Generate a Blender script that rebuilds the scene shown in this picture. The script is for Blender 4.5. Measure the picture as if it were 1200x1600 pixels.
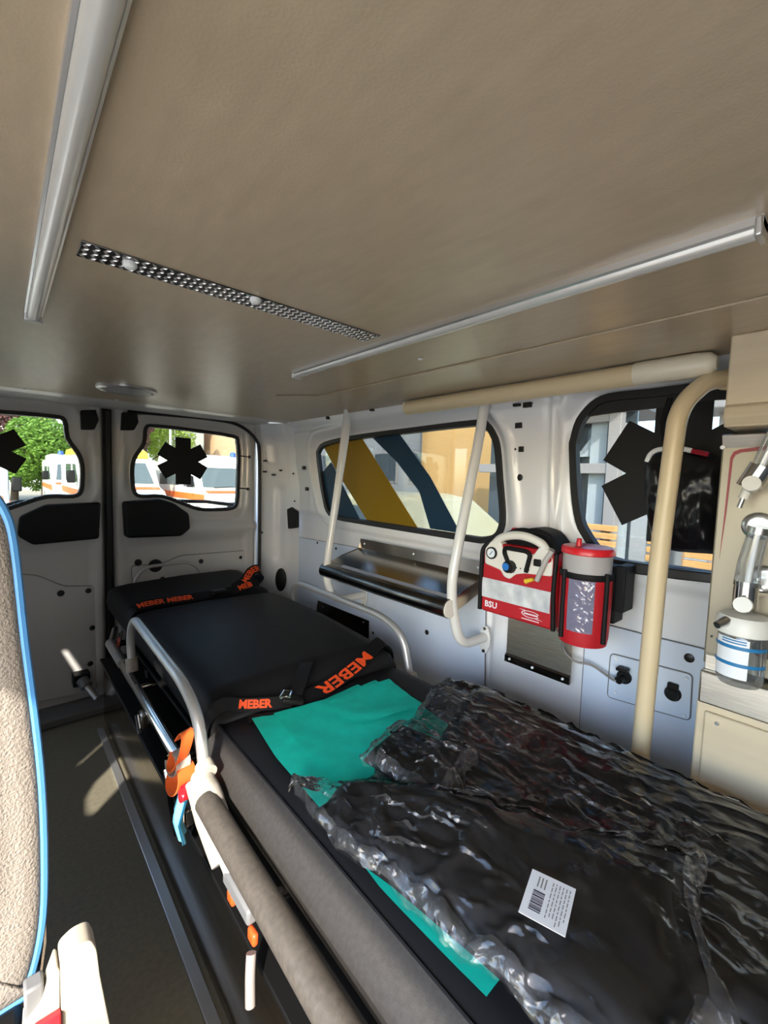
import bpy, math, random
import numpy as np
from mathutils import Vector, Matrix

random.seed(7)
rng = np.random.default_rng(7)
scene = bpy.context.scene
for o in list(bpy.data.objects):
    bpy.data.objects.remove(o)

# ------------------------------------------------------------------ camera
F = 680.0
CX, CY = 600.0, 800.0
CAM = np.array([0.0, 0.0, 1.03])
_s = 0.031
_a = np.array([0 - CX, 730 - CY, F])
_X = -(_a[0] * (-CX) + _a[1] * (730 - CY) + F * F) / (_a[0] + _a[1] * _s)
def _n(v): return v / np.linalg.norm(v)
_vy = _n(_a)
_vx = _n(np.array([_X - CX, 730 + _s * _X - CY, F]))
_vz = np.cross(_vx, _vy)
if _vz[1] > 0: _vz = -_vz
RM = np.stack([_vx, _vy, _vz], 1)

def on(x, y, ax, val):
    """measured point of the photograph on one of the van's own planes"""
    d = RM.T @ np.array([x - CX, y - CY, F])
    i = 'XYZ'.index(ax)
    t = (val - CAM[i]) / d[i]
    return Vector(CAM + t * d)

cd = bpy.data.cameras.new('camera')
cam = bpy.data.objects.new('camera', cd)
scene.collection.objects.link(cam)
r, dn, fw = RM[0], RM[1], RM[2]
cam.matrix_world = Matrix(((r[0], -dn[0], -fw[0], CAM[0]), (r[1], -dn[1], -fw[1], CAM[1]),
                           (r[2], -dn[2], -fw[2], CAM[2]), (0, 0, 0, 1)))
cd.sensor_fit = 'VERTICAL'
cd.sensor_height = 24
cd.lens = F / 1600 * 24
cd.clip_start = 0.02
cd.clip_end = 500
scene.camera = cam

# ------------------------------------------------------------------ light
SUN = Vector((0.69, 0.72, -0.65)).normalized()
w = bpy.data.worlds.new('world')
scene.world = w
w.use_nodes = True
nt = w.node_tree
nt.nodes.clear()
wo = nt.nodes.new('ShaderNodeOutputWorld')
bg = nt.nodes.new('ShaderNodeBackground')
sky = nt.nodes.new('ShaderNodeTexSky')
sky.sky_type = 'NISHITA'
sky.sun_disc = False
sky.sun_elevation = math.asin(-SUN.z)
sky.sun_rotation = math.atan2(-SUN.x, -SUN.y)
sky.air_density = 1.0
sky.dust_density = 1.0
sky.ozone_density = 1.2
bg.inputs['Strength'].default_value = 0.36
nt.links.new(sky.outputs[0], bg.inputs[0])
nt.links.new(bg.outputs[0], wo.inputs[0])
sl = bpy.data.lights.new('sun', 'SUN')
sl.energy = 2.9
sl.angle = math.radians(0.9)
sl.color = (1.0, 0.94, 0.84)
so = bpy.data.objects.new('sun', sl)
scene.collection.objects.link(so)
so.rotation_euler = SUN.to_track_quat('-Z', 'Y').to_euler()
so.location = (-8, -8, 9)
scene.view_settings.view_transform = 'Standard'
scene.view_settings.look = 'None'
scene.view_settings.gamma = 1
scene.view_settings.use_curve_mapping = False
scene.view_settings.exposure = 1.85

# ------------------------------------------------------------------ materials
MATS = {}
def mat(name, col, rough=0.5, metal=0.0, spec=0.5, noise=0, nscale=40, bump=0, bscale=200, bstretch=None,
        coat=0, emit=None, sheen=0, transl=0, nstretch=None):
    if name in MATS: return MATS[name]
    m = bpy.data.materials.new(name)
    m.use_nodes = True
    t = m.node_tree
    b = t.nodes['Principled BSDF']
    b.inputs['Base Color'].default_value = (*col, 1)
    b.inputs['Roughness'].default_value = rough
    b.inputs['Metallic'].default_value = metal
    b.inputs['Specular IOR Level'].default_value = spec
    if coat:
        b.inputs['Coat Weight'].default_value = coat
        b.inputs['Coat Roughness'].default_value = 0.08
    if sheen: b.inputs['Sheen Weight'].default_value = sheen
    if noise or bump:
        tc = t.nodes.new('ShaderNodeTexCoord')
    if noise:
        mp = t.nodes.new('ShaderNodeMapping')
        if nstretch: mp.inputs['Scale'].default_value = nstretch
        t.links.new(tc.outputs['Object'], mp.inputs['Vector'])
        n = t.nodes.new('ShaderNodeTexNoise')
        n.inputs['Scale'].default_value = nscale
        n.inputs['Detail'].default_value = 5
        t.links.new(mp.outputs[0], n.inputs['Vector'])
        rp = t.nodes.new('ShaderNodeValToRGB')
        lo = [max(0, c * (1 - noise)) for c in col]
        hi = [min(1, c * (1 + noise)) for c in col]
        rp.color_ramp.elements[0].position = 0.3
        rp.color_ramp.elements[1].position = 0.7
        rp.color_ramp.elements[0].color = (*lo, 1)
        rp.color_ramp.elements[1].color = (*hi, 1)
        t.links.new(n.outputs['Fac'], rp.inputs[0])
        t.links.new(rp.outputs[0], b.inputs['Base Color'])
    if bump:
        mp2 = t.nodes.new('ShaderNodeMapping')
        if bstretch: mp2.inputs['Scale'].default_value = bstretch
        t.links.new(tc.outputs['Object'], mp2.inputs['Vector'])
        n2 = t.nodes.new('ShaderNodeTexNoise')
        n2.inputs['Scale'].default_value = bscale
        n2.inputs['Detail'].default_value = 4
        t.links.new(mp2.outputs[0], n2.inputs['Vector'])
        bp = t.nodes.new('ShaderNodeBump')
        bp.inputs['Strength'].default_value = bump
        bp.inputs['Distance'].default_value = 0.004
        t.links.new(n2.outputs['Fac'], bp.inputs['Height'])
        t.links.new(bp.outputs[0], b.inputs['Normal'])
    if emit:
        b.inputs['Emission Color'].default_value = (*emit[0], 1)
        b.inputs['Emission Strength'].default_value = emit[1]
    if transl:
        out = t.nodes['Material Output']
        tr = t.nodes.new('ShaderNodeBsdfTranslucent')
        tr.inputs[0].default_value = (*col, 1)
        mx = t.nodes.new('ShaderNodeMixShader')
        mx.inputs[0].default_value = transl
        t.links.new(b.outputs[0], mx.inputs[1])
        t.links.new(tr.outputs[0], mx.inputs[2])
        t.links.new(mx.outputs[0], out.inputs[0])
    MATS[name] = m
    return m

def film(name, tint=(1, 1, 1), base=0.04, edge=0.5, rough=0.08, bump=0, bscale=30, bstretch=None, haze=0, hazecol=(.8, .82, .85)):
    """thin clear sheet: transparent plus gloss, more gloss at grazing angles"""
    m = bpy.data.materials.new(name)
    m.use_nodes = True
    t = m.node_tree
    t.nodes.clear()
    out = t.nodes.new('ShaderNodeOutputMaterial')
    tr = t.nodes.new('ShaderNodeBsdfTransparent')
    tr.inputs[0].default_value = (*tint, 1)
    gl = t.nodes.new('ShaderNodeBsdfGlossy')
    gl.inputs['Roughness'].default_value = rough
    lw = t.nodes.new('ShaderNodeFresnel')
    lw.inputs['IOR'].default_value = 1.45
    mr = t.nodes.new('ShaderNodeMapRange')
    mr.inputs[3].default_value = base
    mr.inputs[4].default_value = edge
    t.links.new(lw.outputs[0], mr.inputs[0])
    mx = t.nodes.new('ShaderNodeMixShader')
    t.links.new(mr.outputs[0], mx.inputs[0])
    src = tr
    if haze:
        df = t.nodes.new('ShaderNodeBsdfDiffuse')
        df.inputs[0].default_value = (*hazecol, 1)
        hm = t.nodes.new('ShaderNodeMixShader')
        hm.inputs[0].default_value = haze
        t.links.new(tr.outputs[0], hm.inputs[1])
        t.links.new(df.outputs[0], hm.inputs[2])
        src = hm
    t.links.new(src.outputs[0], mx.inputs[1])
    t.links.new(gl.outputs[0], mx.inputs[2])
    if bump:
        tc = t.nodes.new('ShaderNodeTexCoord')
        mp = t.nodes.new('ShaderNodeMapping')
        if bstretch: mp.inputs['Scale'].default_value = bstretch
        n0 = t.nodes.new('ShaderNodeTexNoise')
        n0.inputs['Scale'].default_value = bscale * .35
        n0.inputs['Detail'].default_value = 3
        ad = t.nodes.new('ShaderNodeMixRGB')
        ad.blend_type = 'ADD'; ad.inputs[0].default_value = 0.16
        n = t.nodes.new('ShaderNodeTexVoronoi')
        n.feature = 'SMOOTH_F1'; n.inputs['Smoothness'].default_value = 0.12
        n.inputs['Scale'].default_value = bscale
        t.links.new(mp.outputs[0], n0.inputs['Vector'])
        t.links.new(mp.outputs[0], ad.inputs[1]); t.links.new(n0.outputs['Color'], ad.inputs[2])
        bp = t.nodes.new('ShaderNodeBump')
        bp.inputs['Strength'].default_value = bump
        bp.inputs['Distance'].default_value = 0.01
        t.links.new(tc.outputs['Object'], mp.inputs[0])
        t.links.new(ad.outputs[0], n.inputs['Vector'])
        t.links.new(n.outputs['Distance'], bp.inputs['Height'])
        t.links.new(bp.outputs[0], gl.inputs['Normal'])
        t.links.new(bp.outputs[0], lw.inputs['Normal'])
    t.links.new(mx.outputs[0], out.inputs[0])
    MATS[name] = m
    return m

M = MATS
mat('ceiling', (0.475, 0.385, 0.275), 0.30, spec=0.7, noise=0.07, nscale=60, bump=0.08, bscale=350, nstretch=(1, .25, 1))
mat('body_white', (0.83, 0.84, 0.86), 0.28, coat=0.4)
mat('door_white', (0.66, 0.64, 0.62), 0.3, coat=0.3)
mat('panel_white', (0.68, 0.76, 0.88), 0.4)
mat('bulkhead_grey', (0.09, 0.09, 0.095), 0.7)
mat('floor', (0.20, 0.18, 0.13), 0.42, noise=0.12, nscale=90, bump=0.1, bscale=400)
mat('rubber', (0.012, 0.011, 0.011), 0.45)
mat('black_plastic', (0.006, 0.006, 0.006), 0.5, spec=0.3, bump=0.05, bscale=500)
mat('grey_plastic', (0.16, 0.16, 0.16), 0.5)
mat('cream', (0.72, 0.585, 0.37), 0.3)
mat('cream_light', (0.80, 0.73, 0.58), 0.3)
mat('cream_panel', (0.64, 0.535, 0.375), 0.4, noise=0.05, nscale=14, nstretch=(1, .3, 3))
mat('white_tube', (0.78, 0.78, 0.76), 0.25, coat=0.3)
mat('white_plastic', (0.80, 0.78, 0.72), 0.35)
mat('bright_white', (0.86, 0.88, 0.90), 0.45)
mat('alu', (0.66, 0.66, 0.66), 0.28, metal=1, bump=0.02, bscale=200)
mat('alu_rail', (0.74, 0.74, 0.75), 0.32, metal=0.85)
mat('rail_alu', (0.58, 0.58, 0.57), 0.38, metal=0.6)
mat('diffuser', (0.72, 0.72, 0.70), 0.25, metal=0.35)
mat('chrome', (0.75, 0.74, 0.72), 0.12, metal=1)
mat('steel', (0.46, 0.42, 0.37), 0.2, metal=1, bump=0.03, bscale=60, bstretch=(1, 12, 1))
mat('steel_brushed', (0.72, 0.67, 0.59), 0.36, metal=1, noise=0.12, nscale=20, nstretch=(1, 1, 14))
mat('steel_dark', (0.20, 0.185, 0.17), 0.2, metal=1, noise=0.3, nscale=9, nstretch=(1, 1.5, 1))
mat('steel_side', (0.30, 0.26, 0.22), 0.16, metal=1, noise=0.35, nscale=5, nstretch=(1, 1.2, 6), bump=0.06, bscale=8)
mat('tread', (0.22, 0.22, 0.23), 0.22, metal=1)
mat('panel_steel', (0.33, 0.29, 0.22), 0.38, metal=0.5)
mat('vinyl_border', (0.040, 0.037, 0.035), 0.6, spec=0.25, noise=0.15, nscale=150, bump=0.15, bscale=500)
mat('vinyl', (0.014, 0.014, 0.016), 0.5, spec=0.16, bump=0.06, bscale=500)
mat('vinyl_head', (0.013, 0.013, 0.014), 0.5, spec=0.13, bump=0.06, bscale=500)
mat('strap', (0.007, 0.007, 0.008), 0.6, spec=0.2, bump=0.1, bscale=900)
mat('orange', (0.85, 0.085, 0.012), 0.5)
mat('orange_cloth', (0.95, 0.17, 0.03), 0.6)
mat('sleeve', (0.075, 0.064, 0.053), 0.5, noise=0.2, nscale=120, bump=0.1, bscale=300)
mat('green_sheet', (0.0, 0.60, 0.46), 0.75, noise=0.1, nscale=30, bump=0.12, bscale=60, transl=0.15)
mat('pack_black', (0.010, 0.010, 0.011), 0.5, bump=0.15, bscale=60)
mat('red_cloth', (0.46, 0.008, 0.016), 0.55, bump=0.12, bscale=700)
mat('red_plastic', (0.70, 0.02, 0.03), 0.3)
mat('reflective', (0.78, 0.83, 0.88), 0.3, metal=0.3, noise=0.25, nscale=22, bump=0.4, bscale=30)
mat('cup', (0.72, 0.70, 0.70), 0.3, transl=0.4)
mat('seat_fabric', (0.26, 0.225, 0.19), 0.85, bump=0.7, bscale=330)
mat('seat_plastic', (0.46, 0.41, 0.32), 0.4)
mat('joint_white', (0.45, 0.41, 0.35), 0.4, noise=0.2, nscale=60)
mat('seat_navy', (0.014, 0.018, 0.040), 0.7)
mat('piping_blue', (0.10, 0.33, 0.72), 0.5)
mat('light_blue', (0.20, 0.66, 0.88), 0.6)
mat('navy_film', (0.008, 0.05, 0.105), 0.5, transl=0.35)
mat('yellow_film', (0.42, 0.27, 0.004), 0.5, transl=0.55)
mat('yellow', (0.82, 0.55, 0.04), 0.4)
mat('blue_knob', (0.03, 0.20, 0.62), 0.35)
mat('print_dark', (0.04, 0.05, 0.08), 0.6)
mat('print_blue', (0.02, 0.19, 0.42), 0.4)
mat('red_line', (0.30, 0.008, 0.018), 0.35)
mat('hose', (0.62, 0.60, 0.58), 0.25, transl=0.3)
mat('clear_tab', (0.30, 0.26, 0.24), 0.2)
mat('skin_wire', (0.20, 0.18, 0.17), 0.4)
mat('bag_black', (0.004, 0.004, 0.006), 0.33, bump=0.4, bscale=18)
# outside
mat('warm_concrete', (0.42, 0.37, 0.29), 0.9, noise=0.15, nscale=6)  # concrete, made paler and warmer to bounce light onto the ceiling
mat('grass', (0.20, 0.36, 0.05), 0.9, noise=0.35, nscale=30)
mat('leaf_green', (0.17, 0.31, 0.05), 0.6, transl=0.35)
mat('leaf_bright', (0.33, 0.46, 0.07), 0.6, transl=0.4)
mat('leaf_plum', (0.20, 0.09, 0.085), 0.6, transl=0.3)
mat('bark', (0.10, 0.07, 0.05), 0.9)
mat('van_white', (0.80, 0.79, 0.75), 0.3)
mat('van_yellow', (0.85, 0.62, 0.05), 0.4)
mat('van_orange', (0.85, 0.17, 0.03), 0.4)
mat('van_glass', (0.10, 0.13, 0.14), 0.08)
mat('tyre', (0.02, 0.02, 0.02), 0.8)
mat('beacon', (0.04, 0.12, 0.45), 0.2)
mat('wall_yellow', (0.50, 0.29, 0.10), 0.9, noise=0.04, nscale=1)
mat('wall_beige', (0.62, 0.43, 0.27), 0.9)
mat('wall_grey', (0.27, 0.27, 0.26), 0.9)
mat('wall_pale', (0.40, 0.43, 0.43), 0.8)
mat('frame_grey', (0.30, 0.27, 0.25), 0.6)
mat('roof_red', (0.42, 0.14, 0.08), 0.8)
mat('dark_window', (0.06, 0.075, 0.085), 0.15)
mat('wood', (0.74, 0.40, 0.13), 0.55, noise=0.12, nscale=9, nstretch=(1, 1, 6))
mat('car_shade', (0.50, 0.44, 0.25), 0.3)
mat('car_sand', (0.62, 0.55, 0.33), 0.3)
film('glass', tint=(0.56, 0.59, 0.60), base=0.03, edge=0.45, rough=0.02)
film('glass_rear', tint=(0.72, 0.73, 0.69), base=0.03, edge=0.4, rough=0.02)
film('clear_film', tint=(0.96, 0.96, 0.97), base=0.0, edge=1.0, rough=0.10, bump=0.85, bscale=26, bstretch=(1.0, .55, 1), haze=0.006)
film('clear_film_fold', tint=(0.95, 0.95, 0.96), base=0.02, edge=1.0, rough=0.15, bump=0.9, bscale=34, haze=0.03)
film('clear_plastic', tint=(0.9, 0.92, 0.93), base=0.06, edge=0.7, rough=0.05, haze=0.06)
film('pouch_window', tint=(0.60, 0.66, 0.85), base=0.05, edge=1.0, rough=0.12, bump=0.5, bscale=40, haze=0.55, hazecol=(.30, .34, .50))

# ------------------------------------------------------------------ mesh helpers
COL = scene.collection
class MB:
    def __init__(s): s.v = []; s.f = []
    def add(s, vs, fs):
        o = len(s.v)
        s.v += [tuple(v) for v in vs]
        s.f += [tuple(i + o for i in f) for f in fs]
        return s
    def box(s, lo, hi, rot=None, piv=None):
        x0, y0, z0 = lo; x1, y1, z1 = hi
        vs = [Vector(p) for p in ((x0, y0, z0), (x1, y0, z0), (x1, y1, z0), (x0, y1, z0), (x0, y0, z1), (x1, y0, z1), (x1, y1, z1), (x0, y1, z1))]
        if rot is not None:
            c = Vector(piv) if piv is not None else (Vector(lo) + Vector(hi)) / 2
            vs = [rot @ (v - c) + c for v in vs]
        return s.add(vs, [(3, 2, 1, 0), (4, 5, 6, 7), (0, 1, 5, 4), (1, 2, 6, 5), (2, 3, 7, 6), (3, 0, 4, 7)])
    def tube(s, path, rad, n=14, closed=False, caps=True):
        P = [Vector(p) for p in path]
        m = len(P)
        rads = rad if isinstance(rad, (list, tuple)) else [rad] * m
        T = []
        for i in range(m):
            a = P[i - 1] if (i > 0 or closed) else P[i]
            b = P[(i + 1) % m] if (i < m - 1 or closed) else P[i]
            d = b - a
            T.append(d.normalized() if d.length > 1e-9 else Vector((0, 0, 1)))
        up = Vector((0, 0, 1)) if abs(T[0].z) < .9 else Vector((1, 0, 0))
        N = (up - T[0] * up.dot(T[0])).normalized()
        vs = []
        for i in range(m):
            N = (N - T[i] * N.dot(T[i]))
            N = N.normalized() if N.length > 1e-6 else T[i].orthogonal().normalized()
            B = T[i].cross(N)
            for k in range(n):
                a = 2 * math.pi * k / n
                vs.append(P[i] + (N * math.cos(a) + B * math.sin(a)) * rads[i])
        fs = []
        for i in range(m if closed else m - 1):
            j = (i + 1) % m
            for k in range(n):
                l = (k + 1) % n
                fs.append((i * n + k, i * n + l, j * n + l, j * n + k))
        if caps and not closed:
            fs.append(tuple(range(n - 1, -1, -1)))
            fs.append(tuple((m - 1) * n + k for k in range(n)))
        return s.add(vs, fs)
    def prism(s, pts, off):
        """extrude a 3-D polygon by the vector off"""
        P = [Vector(p) for p in pts]; n = len(P); o = Vector(off)
        fs = [tuple(range(n - 1, -1, -1)), tuple(range(n, 2 * n))]
        fs += [(i, (i + 1) % n, n + (i + 1) % n, n + i) for i in range(n)]
        return s.add(P + [p + o for p in P], fs)
    def lathe(s, prof, c, axis='Z', n=24, tilt=None):
        """prof: list of (radius, height)"""
        vs = []
        for (r_, h) in prof:
            for k in range(n):
                a = 2 * math.pi * k / n
                x, y = r_ * math.cos(a), r_ * math.sin(a)
                p = {'Z': Vector((x, y, h)), 'X': Vector((h, x, y)), 'Y': Vector((x, h, y))}[axis]
                if tilt is not None: p = tilt @ p
                vs.append(p + Vector(c))
        m = len(prof); fs = []
        for i in range(m - 1):
            for k in range(n):
                l = (k + 1) % n
                fs.append((i * n + k, i * n + l, (i + 1) * n + l, (i + 1) * n + k))
        fs.append(tuple(range(n - 1, -1, -1))); fs.append(tuple((m - 1) * n + k for k in range(n)))
        return s.add(vs, fs)
    def ribbon(s, path, wid, nrm, w_, th=0.002):
        """flat band: path points, width directions, normals"""
        m = len(path); vs = []
        for p, a, nn in zip(path, wid, nrm):
            p = Vector(p); a = Vector(a); nn = Vector(nn)
            for (sa, sn) in ((-1, 0), (1, 0), (1, 1), (-1, 1)):
                vs.append(p + a * sa * w_ / 2 + nn * sn * th)
        fs = []
        for i in range(m - 1):
            for k in range(4):
                l = (k + 1) % 4
                fs.append((i * 4 + k, i * 4 + l, (i + 1) * 4 + l, (i + 1) * 4 + k))
        fs.append((3, 2, 1, 0)); fs.append(tuple((m - 1) * 4 + k for k in range(4)))
        return s.add(vs, fs)
    def grid(s, pts, nu, nv, keep=None):
        fs = []
        for i in range(nu - 1):
            for j in range(nv - 1):
                if keep is None or keep(i, j):
                    a = i * nv + j
                    fs.append((a, a + nv, a + nv + 1, a + 1))
        return s.add(pts, fs)
    def build(s, name, m, parent=None, smooth=False, bevel=0, seg=2, weld=False, angle=40, origin=None):
        me = bpy.data.meshes.new(name)
        me.from_pydata(s.v, [], s.f)
        me.materials.append(M[m] if isinstance(m, str) else m)
        me.update()
        if smooth:
            me.polygons.foreach_set('use_smooth', [True] * len(me.polygons))
            if smooth != 'all': me.set_sharp_from_angle(angle=math.radians(angle))
        o = bpy.data.objects.new(name, me)
        COL.objects.link(o)
        if parent: o.parent = parent
        if bevel:
            b = o.modifiers.new('bevel', 'BEVEL')
            b.width = bevel; b.segments = seg; b.limit_method = 'ANGLE'; b.angle_limit = math.radians(35)
            b.harden_normals = False
            me.polygons.foreach_set('use_smooth', [True] * len(me.polygons))
            me.set_sharp_from_angle(angle=math.radians(60))
        return o

def tag(o, label, cat, group=None, kind=None):
    if label: o['label'] = label
    if cat: o['category'] = cat
    if group: o['group'] = group
    if kind: o['kind'] = kind
    return o
def thing(name, label, cat, group=None):
    o = bpy.data.objects.new(name, None)
    COL.objects.link(o)
    o.empty_display_size = 0.05
    return tag(o, label, cat, group)
def struct(o, label=None):
    o['kind'] = 'structure'
    if label: o['label'] = label
    return o
def children(o): return [c for c in bpy.data.objects if c.parent is o]

def fillet(pts, rad, n=6):
    P = [Vector(p) for p in pts]; out = [P[0]]
    for i in range(1, len(P) - 1):
        a, b, c = P[i - 1], P[i], P[i + 1]
        d1 = (a - b); d2 = (c - b)
        rr = min(rad, d1.length * .49, d2.length * .49)
        p1 = b + d1.normalized() * rr; p2 = b + d2.normalized() * rr
        for k in range(n + 1):
            t = k / n
            out.append(p1 * (1 - t) ** 2 + b * 2 * t * (1 - t) + p2 * t * t)
    out.append(P[-1])
    return out
def smooth_closed(pts, k=4):
    """Catmull-Rom around a closed outline"""
    P = [Vector(p) for p in pts]; n = len(P); out = []
    for i in range(n):
        p0, p1, p2, p3 = P[i - 1], P[i], P[(i + 1) % n], P[(i + 2) % n]
        for j in range(k):
            t = j / k
            out.append(0.5 * ((2 * p1) + (p2 - p0) * t + (2 * p0 - 5 * p1 + 4 * p2 - p3) * t * t + (3 * p1 - p0 - 3 * p2 + p3) * t ** 3))
    return out
def smooth_open(pts, k=6):
    P = [Vector(p) for p in pts]
    P = [P[0] * 2 - P[1]] + P + [P[-1] * 2 - P[-2]]
    out = []
    for i in range(1, len(P) - 2):
        p0, p1, p2, p3 = P[i - 1:i + 3]
        for j in range(k):
            t = j / k
            out.append(0.5 * ((2 * p1) + (p2 - p0) * t + (2 * p0 - 5 * p1 + 4 * p2 - p3) * t * t + (3 * p1 - p0 - 3 * p2 + p3) * t ** 3))
    out.append(P[-2])
    return out
def resample(pts, n):
    P = [Vector(p) for p in pts]
    L = [0]
    for a, b in zip(P, P[1:]): L.append(L[-1] + (b - a).length)
    out = []; j = 0
    for i in range(n):
        t = L[-1] * i / (n - 1)
        while j < len(P) - 2 and L[j + 1] < t: j += 1
        d = L[j + 1] - L[j]
        out.append(P[j].lerp(P[j + 1], (t - L[j]) / d if d else 0))
    return out
def round_poly(pts, rad, n=4):
    P = [Vector(p) for p in pts]; m = len(P); out = []
    for i in range(m):
        a, b, c = P[i - 1], P[i], P[(i + 1) % m]
        d1 = a - b; d2 = c - b
        rr = min(rad, d1.length * .45, d2.length * .45)
        p1 = b + d1.normalized() * rr; p2 = b + d2.normalized() * rr
        for k in range(n + 1):
            t = k / n
            out.append(p1 * (1 - t) ** 2 + b * 2 * t * (1 - t) + p2 * t * t)
    return out
def sdist(px, py, poly):
    """signed distance of arrays to a 2-D polygon (negative inside)"""
    n = len(poly)
    d = np.full(px.shape, 1e9); ins = np.zeros(px.shape, bool)
    for i in range(n):
        ax, ay = poly[i]; bx, by = poly[(i + 1) % n]
        ex, ey = bx - ax, by - ay
        L = ex * ex + ey * ey + 1e-12
        t = np.clip(((px - ax) * ex + (py - ay) * ey) / L, 0, 1)
        d = np.minimum(d, np.hypot(px - ax - t * ex, py - ay - t * ey))
        c = ((ay > py) != (by > py)) & (px < (bx - ax) * (py - ay) / (by - ay + 1e-12) + ax)
        ins ^= c
    return np.where(ins, -d, d)
def sstep(x): 
    x = np.clip(x, 0, 1); return x * x * (3 - 2 * x)
def text_mesh(body, size, bold=0.0):
    cu = bpy.data.curves.new('t', 'FONT')
    cu.body = body; cu.size = size; cu.align_x = 'CENTER'; cu.align_y = 'CENTER'; cu.offset = bold; cu.resolution_u = 2
    o = bpy.data.objects.new('t', cu); COL.objects.link(o)
    dg = bpy.context.evaluated_depsgraph_get()
    me = bpy.data.meshes.new_from_object(o.evaluated_get(dg))
    vs = [v.co.copy() for v in me.vertices]; fs = [tuple(p.vertices) for p in me.polygons]
    bpy.data.objects.remove(o); bpy.data.meshes.remove(me); bpy.data.curves.remove(cu)
    return vs, fs
def noise2(u, v, seed=0, oct=4, f=1.0):
    """cheap smooth pseudo noise from sums of rotated sines"""
    g = np.random.default_rng(seed); s = np.zeros(np.shape(u)); a = 1.0; tot = 0
    for o_ in range(oct):
        for q in range(3):
            th = g.uniform(0, 6.28); ph = g.uniform(0, 6.28)
            s = s + a * np.sin(f * 2 ** o_ * (u * math.cos(th) + v * math.sin(th)) * 6.28 + ph + 1.5 * np.sin(f * 2 ** o_ * (v * math.cos(th) - u * math.sin(th)) * 4 + ph * 2))
        tot += a * 1.6; a *= .55
    return s / tot
def bbox_box(name, lo, hi, m, parent=None, bevel=0.003):
    return MB().box(lo, hi).build(name, m, parent, bevel=bevel)
def outline_px(pts, ax, val): return [on(x, y, ax, val) for x, y in pts]

# ================================================================== THE VAN'S SHELL
CXV = 0.352            # centre line of the van
ZC = 1.30              # ceiling height
YC = 1.965             # rear edge of the ceiling board

def prof(z):
    return np.interp(z, [0, .80, .835, .86, 1.0, 1.16, 1.22, 1.27, 1.33], [1.178, 1.178, 1.172, 1.158, 1.152, 1.146, 1.135, 1.115, 1.08])

# floor ------------------------------------------------------------
fl = MB().box((-.47, -1.4, -.03), (1.18, 2.30, 0)).build('floor', 'floor')
struct(fl, 'dark grey green rubber floor of the van')
MB().box((.262, -.6, 0.0), (.284, 1.98, .006)).build('edge_strip', 'alu_rail', fl, bevel=.001)
# sill at the rear doors
struct(MB().box((-.45, 2.10, 0.0), (1.12, 2.30, .035)).build('trim_1', 'grey_plastic', bevel=.008), 'grey door sill under the rear doors')

# ceiling ----------------------------------------------------------
ce = MB()
ce.box((-.47, -1.4, ZC), (1.10, YC, ZC + .014))
ceil_o = struct(ce.build('ceiling', 'ceiling'), 'tan grey laminate ceiling board of the van')
# shallow moulded band beside the right light rail
MB().prism([(.70, 1.36, ZC), (.80, 1.25, ZC), (.80, -1.2, ZC), (1.02, -1.2, ZC), (1.02, 1.36, ZC)], (0, 0, -.004)).build('moulded_band', 'ceiling', ceil_o, bevel=.003)
struct(MB().box((-.55, -1.5, ZC + .05), (1.3, 2.35, ZC + .09)).build('roof', 'body_white'), 'white sheet metal roof above the ceiling board')
# screws of the ceiling board
for px, py in ((37, 607), (182, 624), (280, 637), (657, 560)):
    p = on(px, py, 'Z', ZC)
    MB().lathe([(.006, -.004), (.004, -.006)], (p.x, min(p.y, YC - .012), ZC + .003), n=10).build('screw', 'bright_white', ceil_o, smooth=True)

# rear header above the doors ---------------------------------------
hd = MB()
xs = np.linspace(-.47, 1.12, 60)
sec = [(YC - .005, ZC + .05), (YC - .005, ZC + .004), (YC + .03, ZC + .002), (YC + .06, ZC - .004), (YC + .075, ZC + .012), (2.10, ZC + .012), (2.13, ZC - .004), (2.29, ZC - .006), (2.29, ZC + .05)]
vs = [(x, y, z) for x in xs for (y, z) in sec]
hd.grid(vs, len(xs), len(sec))
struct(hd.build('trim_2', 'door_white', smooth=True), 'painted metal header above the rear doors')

# right wall ---------------------------------------------------------
W1 = [(493, 712), (494, 704), (504, 693), (547, 683), (640, 671), (738, 659.5), (757, 664), (768, 680), (774, 700), (778, 750), (782, 800), (780, 825), (770, 840), (750, 845), (730, 843), (640, 829), (560, 816), (522, 809), (508, 798), (502, 775), (497, 745)]
W1 = outline_px(W1, 'X', 1.150)
W2 = [(891, 700), (893, 685), (902, 656), (923, 631), (948, 619), (1000, 613), (1060, 606)]
W2b = [(1060, 896), (1000, 889), (956, 880), (930, 863), (912, 838), (901, 815), (894, 770)]
W2 = outline_px(W2, 'X', 1.150) + [Vector((1.15, -.25, 1.262)), Vector((1.15, -.33, 1.20)), Vector((1.15, -.33, .88)), Vector((1.15, -.25, .838))] + outline_px(W2b, 'X', 1.150)
W1 = [p for p in smooth_closed(W1, 3)]
W2 = [p for p in smooth_closed(W2, 3)]
w1 = [(p.y, p.z) for p in W1]; w2 = [(p.y, p.z) for p in W2]
ny, nz = 420, 165
ys = np.linspace(-1.4, 2.03, ny); zs = np.linspace(0, 1.315, nz)
YY, ZZ = np.meshgrid(ys, zs, indexing='ij')
XX = prof(ZZ)
d1 = sdist(YY, ZZ, w1); d2 = sdist(YY, ZZ, w2)
dm = np.minimum(d1, d2)
_k = 1 - sstep((dm - .010) / .045)
XX = XX * (1 - _k) + 1.150 * _k
XX += .016 * (1 - sstep((dm - .012) / .030))                              # rebate round the windows
XX -= .010 * np.exp(-((dm - .055) / .013) ** 2) * (ZZ > .80)                # raised lip outside the rebate
pil = sstep((YY - .54) / .03) * sstep((.79 - YY) / .03)                     # pillar between the windows
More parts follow.
